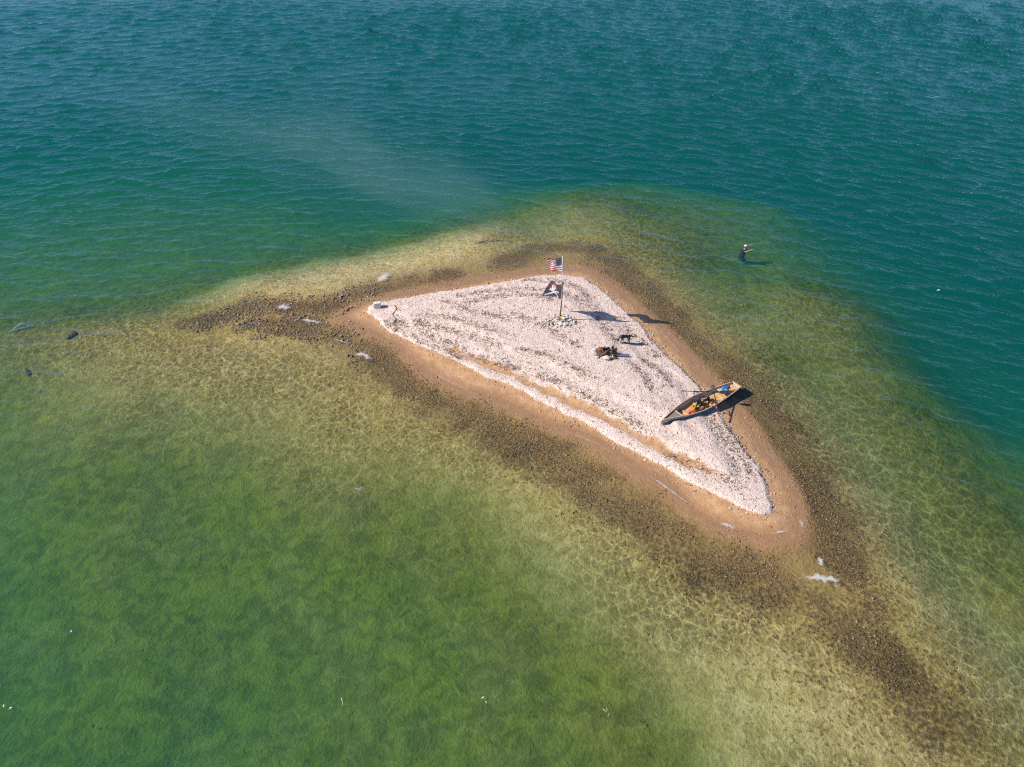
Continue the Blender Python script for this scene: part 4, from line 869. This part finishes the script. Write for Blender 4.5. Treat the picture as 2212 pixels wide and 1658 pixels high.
# ------------------------------------------------------------------ boulders on the bed off the left side
M_boul = simple_mat('slimy_boulder', (.24, .21, .10), .8, .4, 4, .05)
for i, (px, py, s_, lab) in enumerate(((34, 684, .62, 'large mossy boulder just under the water at the left edge'), (146, 711, .36, 'dark boulder under the water right of the large mossy one'), (46, 781, .32, 'dark boulder under the water below the large mossy one'),
                                  (1085, 612, 0, ''))):
    if not s_: continue
    g = G(px, py); z_ = Z(g.x, g.y); o = link('boulder', rock_mesh('boulder', 300+i, 3, dims=(1.25, .8, .62)), M_boul if i else simple_mat('mossy_boulder', (.42, .36, .19), .85, .4, 3, .06))
    o.location = (g.x, g.y, z_+s_*.05); o.scale = (s_, s_, s_*.6); o.rotation_euler = (0, 0, .5+i); tag(o, lab, 'boulder', 'boulders under the water')

# ------------------------------------------------------------------ foam where ripples break on the shoals
def foam_mat():
    k = NT('foam'); p = k.pos(); ed = k.attr('edge'); n = k.noise(k.vmap(p, (1, 1.8, 1), (0, 0, .4)), 6, 5, .75); v = k.voro(p, 19, 'DISTANCE_TO_EDGE'); cells = k.ramp(v, 0, .30, 1, .35)
    f = k.math('MULTIPLY', k.ramp(k.math('ADD', k.math('SUBTRACT', n, .5), ed), .18, .95), cells)
    b = k.bsdf((.82, .83, .86), .8, None); tr = k.n('BsdfTransparent'); mx = k.n('MixShader'); k.put(mx.inputs[0], k.math('MULTIPLY', f, .72))
    k.t.links.new(tr.outputs[0], mx.inputs[1]); k.t.links.new(b.outputs[0], mx.inputs[2]); k.t.links.new(mx.outputs[0], k.out.inputs[0]); return k.m
M_foam = foam_mat()
def foam(pts, wid, label, dens=1.0):
    P_ = [G(*p) for p in pts]; org = P_[0].copy(); n_ = 26; nc = 9; V_, D_ = [], []
    for i in range(n_):
        t = i/(n_-1)*(len(P_)-1); a_ = min(int(t), len(P_)-2); p = P_[a_].lerp(P_[a_+1], t-a_); d_ = (P_[a_+1]-P_[a_]).normalized(); sd = Vector((-d_.y, d_.x, 0))
        e_ = math.sin(math.pi*(i+.3)/(n_-.4)); w_ = wid*(.5+.5*e_)*(1+.35*math.sin(i*1.7)+.2*math.sin(i*.6+2))
        for j in range(nc):
            u = -1+2*j/(nc-1); q = p+sd*(u*w_+.15*wid*math.sin(i*.9)); zz = .012+.03*(1-u*u)*e_
            V_.append((q.x-org.x, q.y-org.y, max(zz, Z(q.x, q.y)+.02))); D_.append((1-abs(u)**1.5)*e_**.6*dens)
    F_ = [(i*nc+j, (i+1)*nc+j, (i+1)*nc+j+1, i*nc+j+1) for i in range(n_-1) for j in range(nc-1)]
    me_ = from_arrays('foam_patch', V_, F_); set_attr(me_, 'edge', D_); o = link('foam_patch', me_, M_foam, None, True); o.location = org; tag(o, label, 'foam', 'foam on the shoals'); return o
foam([(811, 611), (824, 604), (832, 597), (840, 588)], .42, 'foam patch on the pale sand shelf above the left tip')
foam([(598, 662), (612, 664), (628, 668)], .38, 'foam patch farthest left on the dark shoal')
foam([(650, 690), (668, 694), (702, 700)], .20, 'thin foam streak just left of the island tip', .9)
foam([(762, 766), (785, 767), (805, 778)], .24, 'foam patch in the tan shallows below the left tip')
foam([(1730, 1247), (1765, 1249), (1800, 1253), (1816, 1258)], .22, 'largest foam patch beyond the right end of the island')
foam([(1768, 1203), (1773, 1214), (1774, 1225)], .15, 'small foam patch above the largest one off the right end')
foam([(1554, 1130), (1572, 1136), (1592, 1144)], .11, 'foam at the near water edge close to the right tip')
foam([(1665, 1155), (1690, 1150), (1708, 1146)], .10, 'faint foam curl at the right tip of the island', .7)
foam([(1727, 1122), (1732, 1132), (1734, 1142)], .14, 'faint foam in the shallows just right of the tip', .7)
foam([(1389, 1018), (1415, 1037), (1440, 1054), (1475, 1080), (1505, 1100)], .07, 'long thin foam line along the near water edge', .75)
foam([(712, 731), (740, 739), (760, 748)], .05, 'thin foam line in the shallows below the left spit', .8)
foam([(755, 1064), (775, 1058), (800, 1052)], .35, 'scatter of bubbles on the green water below the island', .42)
foam([(900, 783), (950, 815), (1005, 842), (1060, 864)], .045, 'thin broken line of sheen and foam along the near edge below the gravel ridge', .6)  # this and the next two: sheen of lapping water painted in foam white
foam([(1200, 924), (1250, 943), (1295, 962), (1340, 990)], .045, 'thin broken line of sheen and foam halfway along the near water edge', .6)
foam([(1400, 694), (1440, 731), (1480, 772)], .05, 'thin line of sheen and foam along the far right water edge beside the dog', .55)
# ------------------------------------------------------------------ feathers and reeds afloat, one feather shape for a glint
M_feath = simple_mat('white_feather', (.8, .8, .82), .6, .05, 20); M_reed = simple_mat('dry_reed', (.55, .45, .28), .8, .2, 10)
def feather(px, py, s_, rz_, label):
    o = empty('feather', G(px, py, .03), rz_); tag(o, label, 'feather', 'feathers afloat')
    rows = [[Vector((s_*(t-.5), yy*s_*w_, .03*math.sin(3*t)+.02*yy*yy)) for yy in (-1, 0, 1)] for t, w_ in ((0, .03), (.2, .16), (.5, .22), (.8, .15), (1, .03))]
    MB().sheet(rows, (0, 0, -.006)).build('vane', M_feath, o, True); MB().tube([(-s_*.7, 0, .0), (s_*.5, 0, .012)], .005, 5).build('quill', M_feath, o, True)
feather(24, 1531, .11, .6, 'white glint near the lower left corner, shaped as a feather'); feather(9, 1526, .10, 2, 'tiny white feather at the lower left edge'); feather(155, 1365, .08, 1.2, 'white feather floating alone on the dark green water at left')  # the corner one is a white sheet standing in for a glint
feather(1044, 1508, .09, .3, 'white feather, upper of a pair floating near the bottom edge'); feather(1050, 1518, .08, 2.2, 'white feather, lower of a pair floating near the bottom edge'); feather(2028, 628, .22, .2, 'white feather floating on the choppy water at right')
def reed(px, py, px2, py2, label):
    a_, b2 = G(px, py, .02), G(px2, py2, .03); o = empty('reed_stalk', a_); tag(o, label, 'reed', 'reed bits afloat'); MB().tube([(0, 0, 0), (b2-a_)*.5+Vector((.02, 0, .02)), b2-a_], [.013, .011, .006], 6).build('stem', M_reed, o, True)
reed(737, 1508, 741, 1526, 'pale reed stalk floating at the bottom left of centre'); reed(1302, 1532, 1308, 1539, 'short pale reed, left one of three at the bottom'); reed(1311, 1530, 1309, 1540, 'short pale reed, middle one of three at the bottom'); reed(1316, 1540, 1313, 1549, 'short pale reed, right one of three at the bottom')
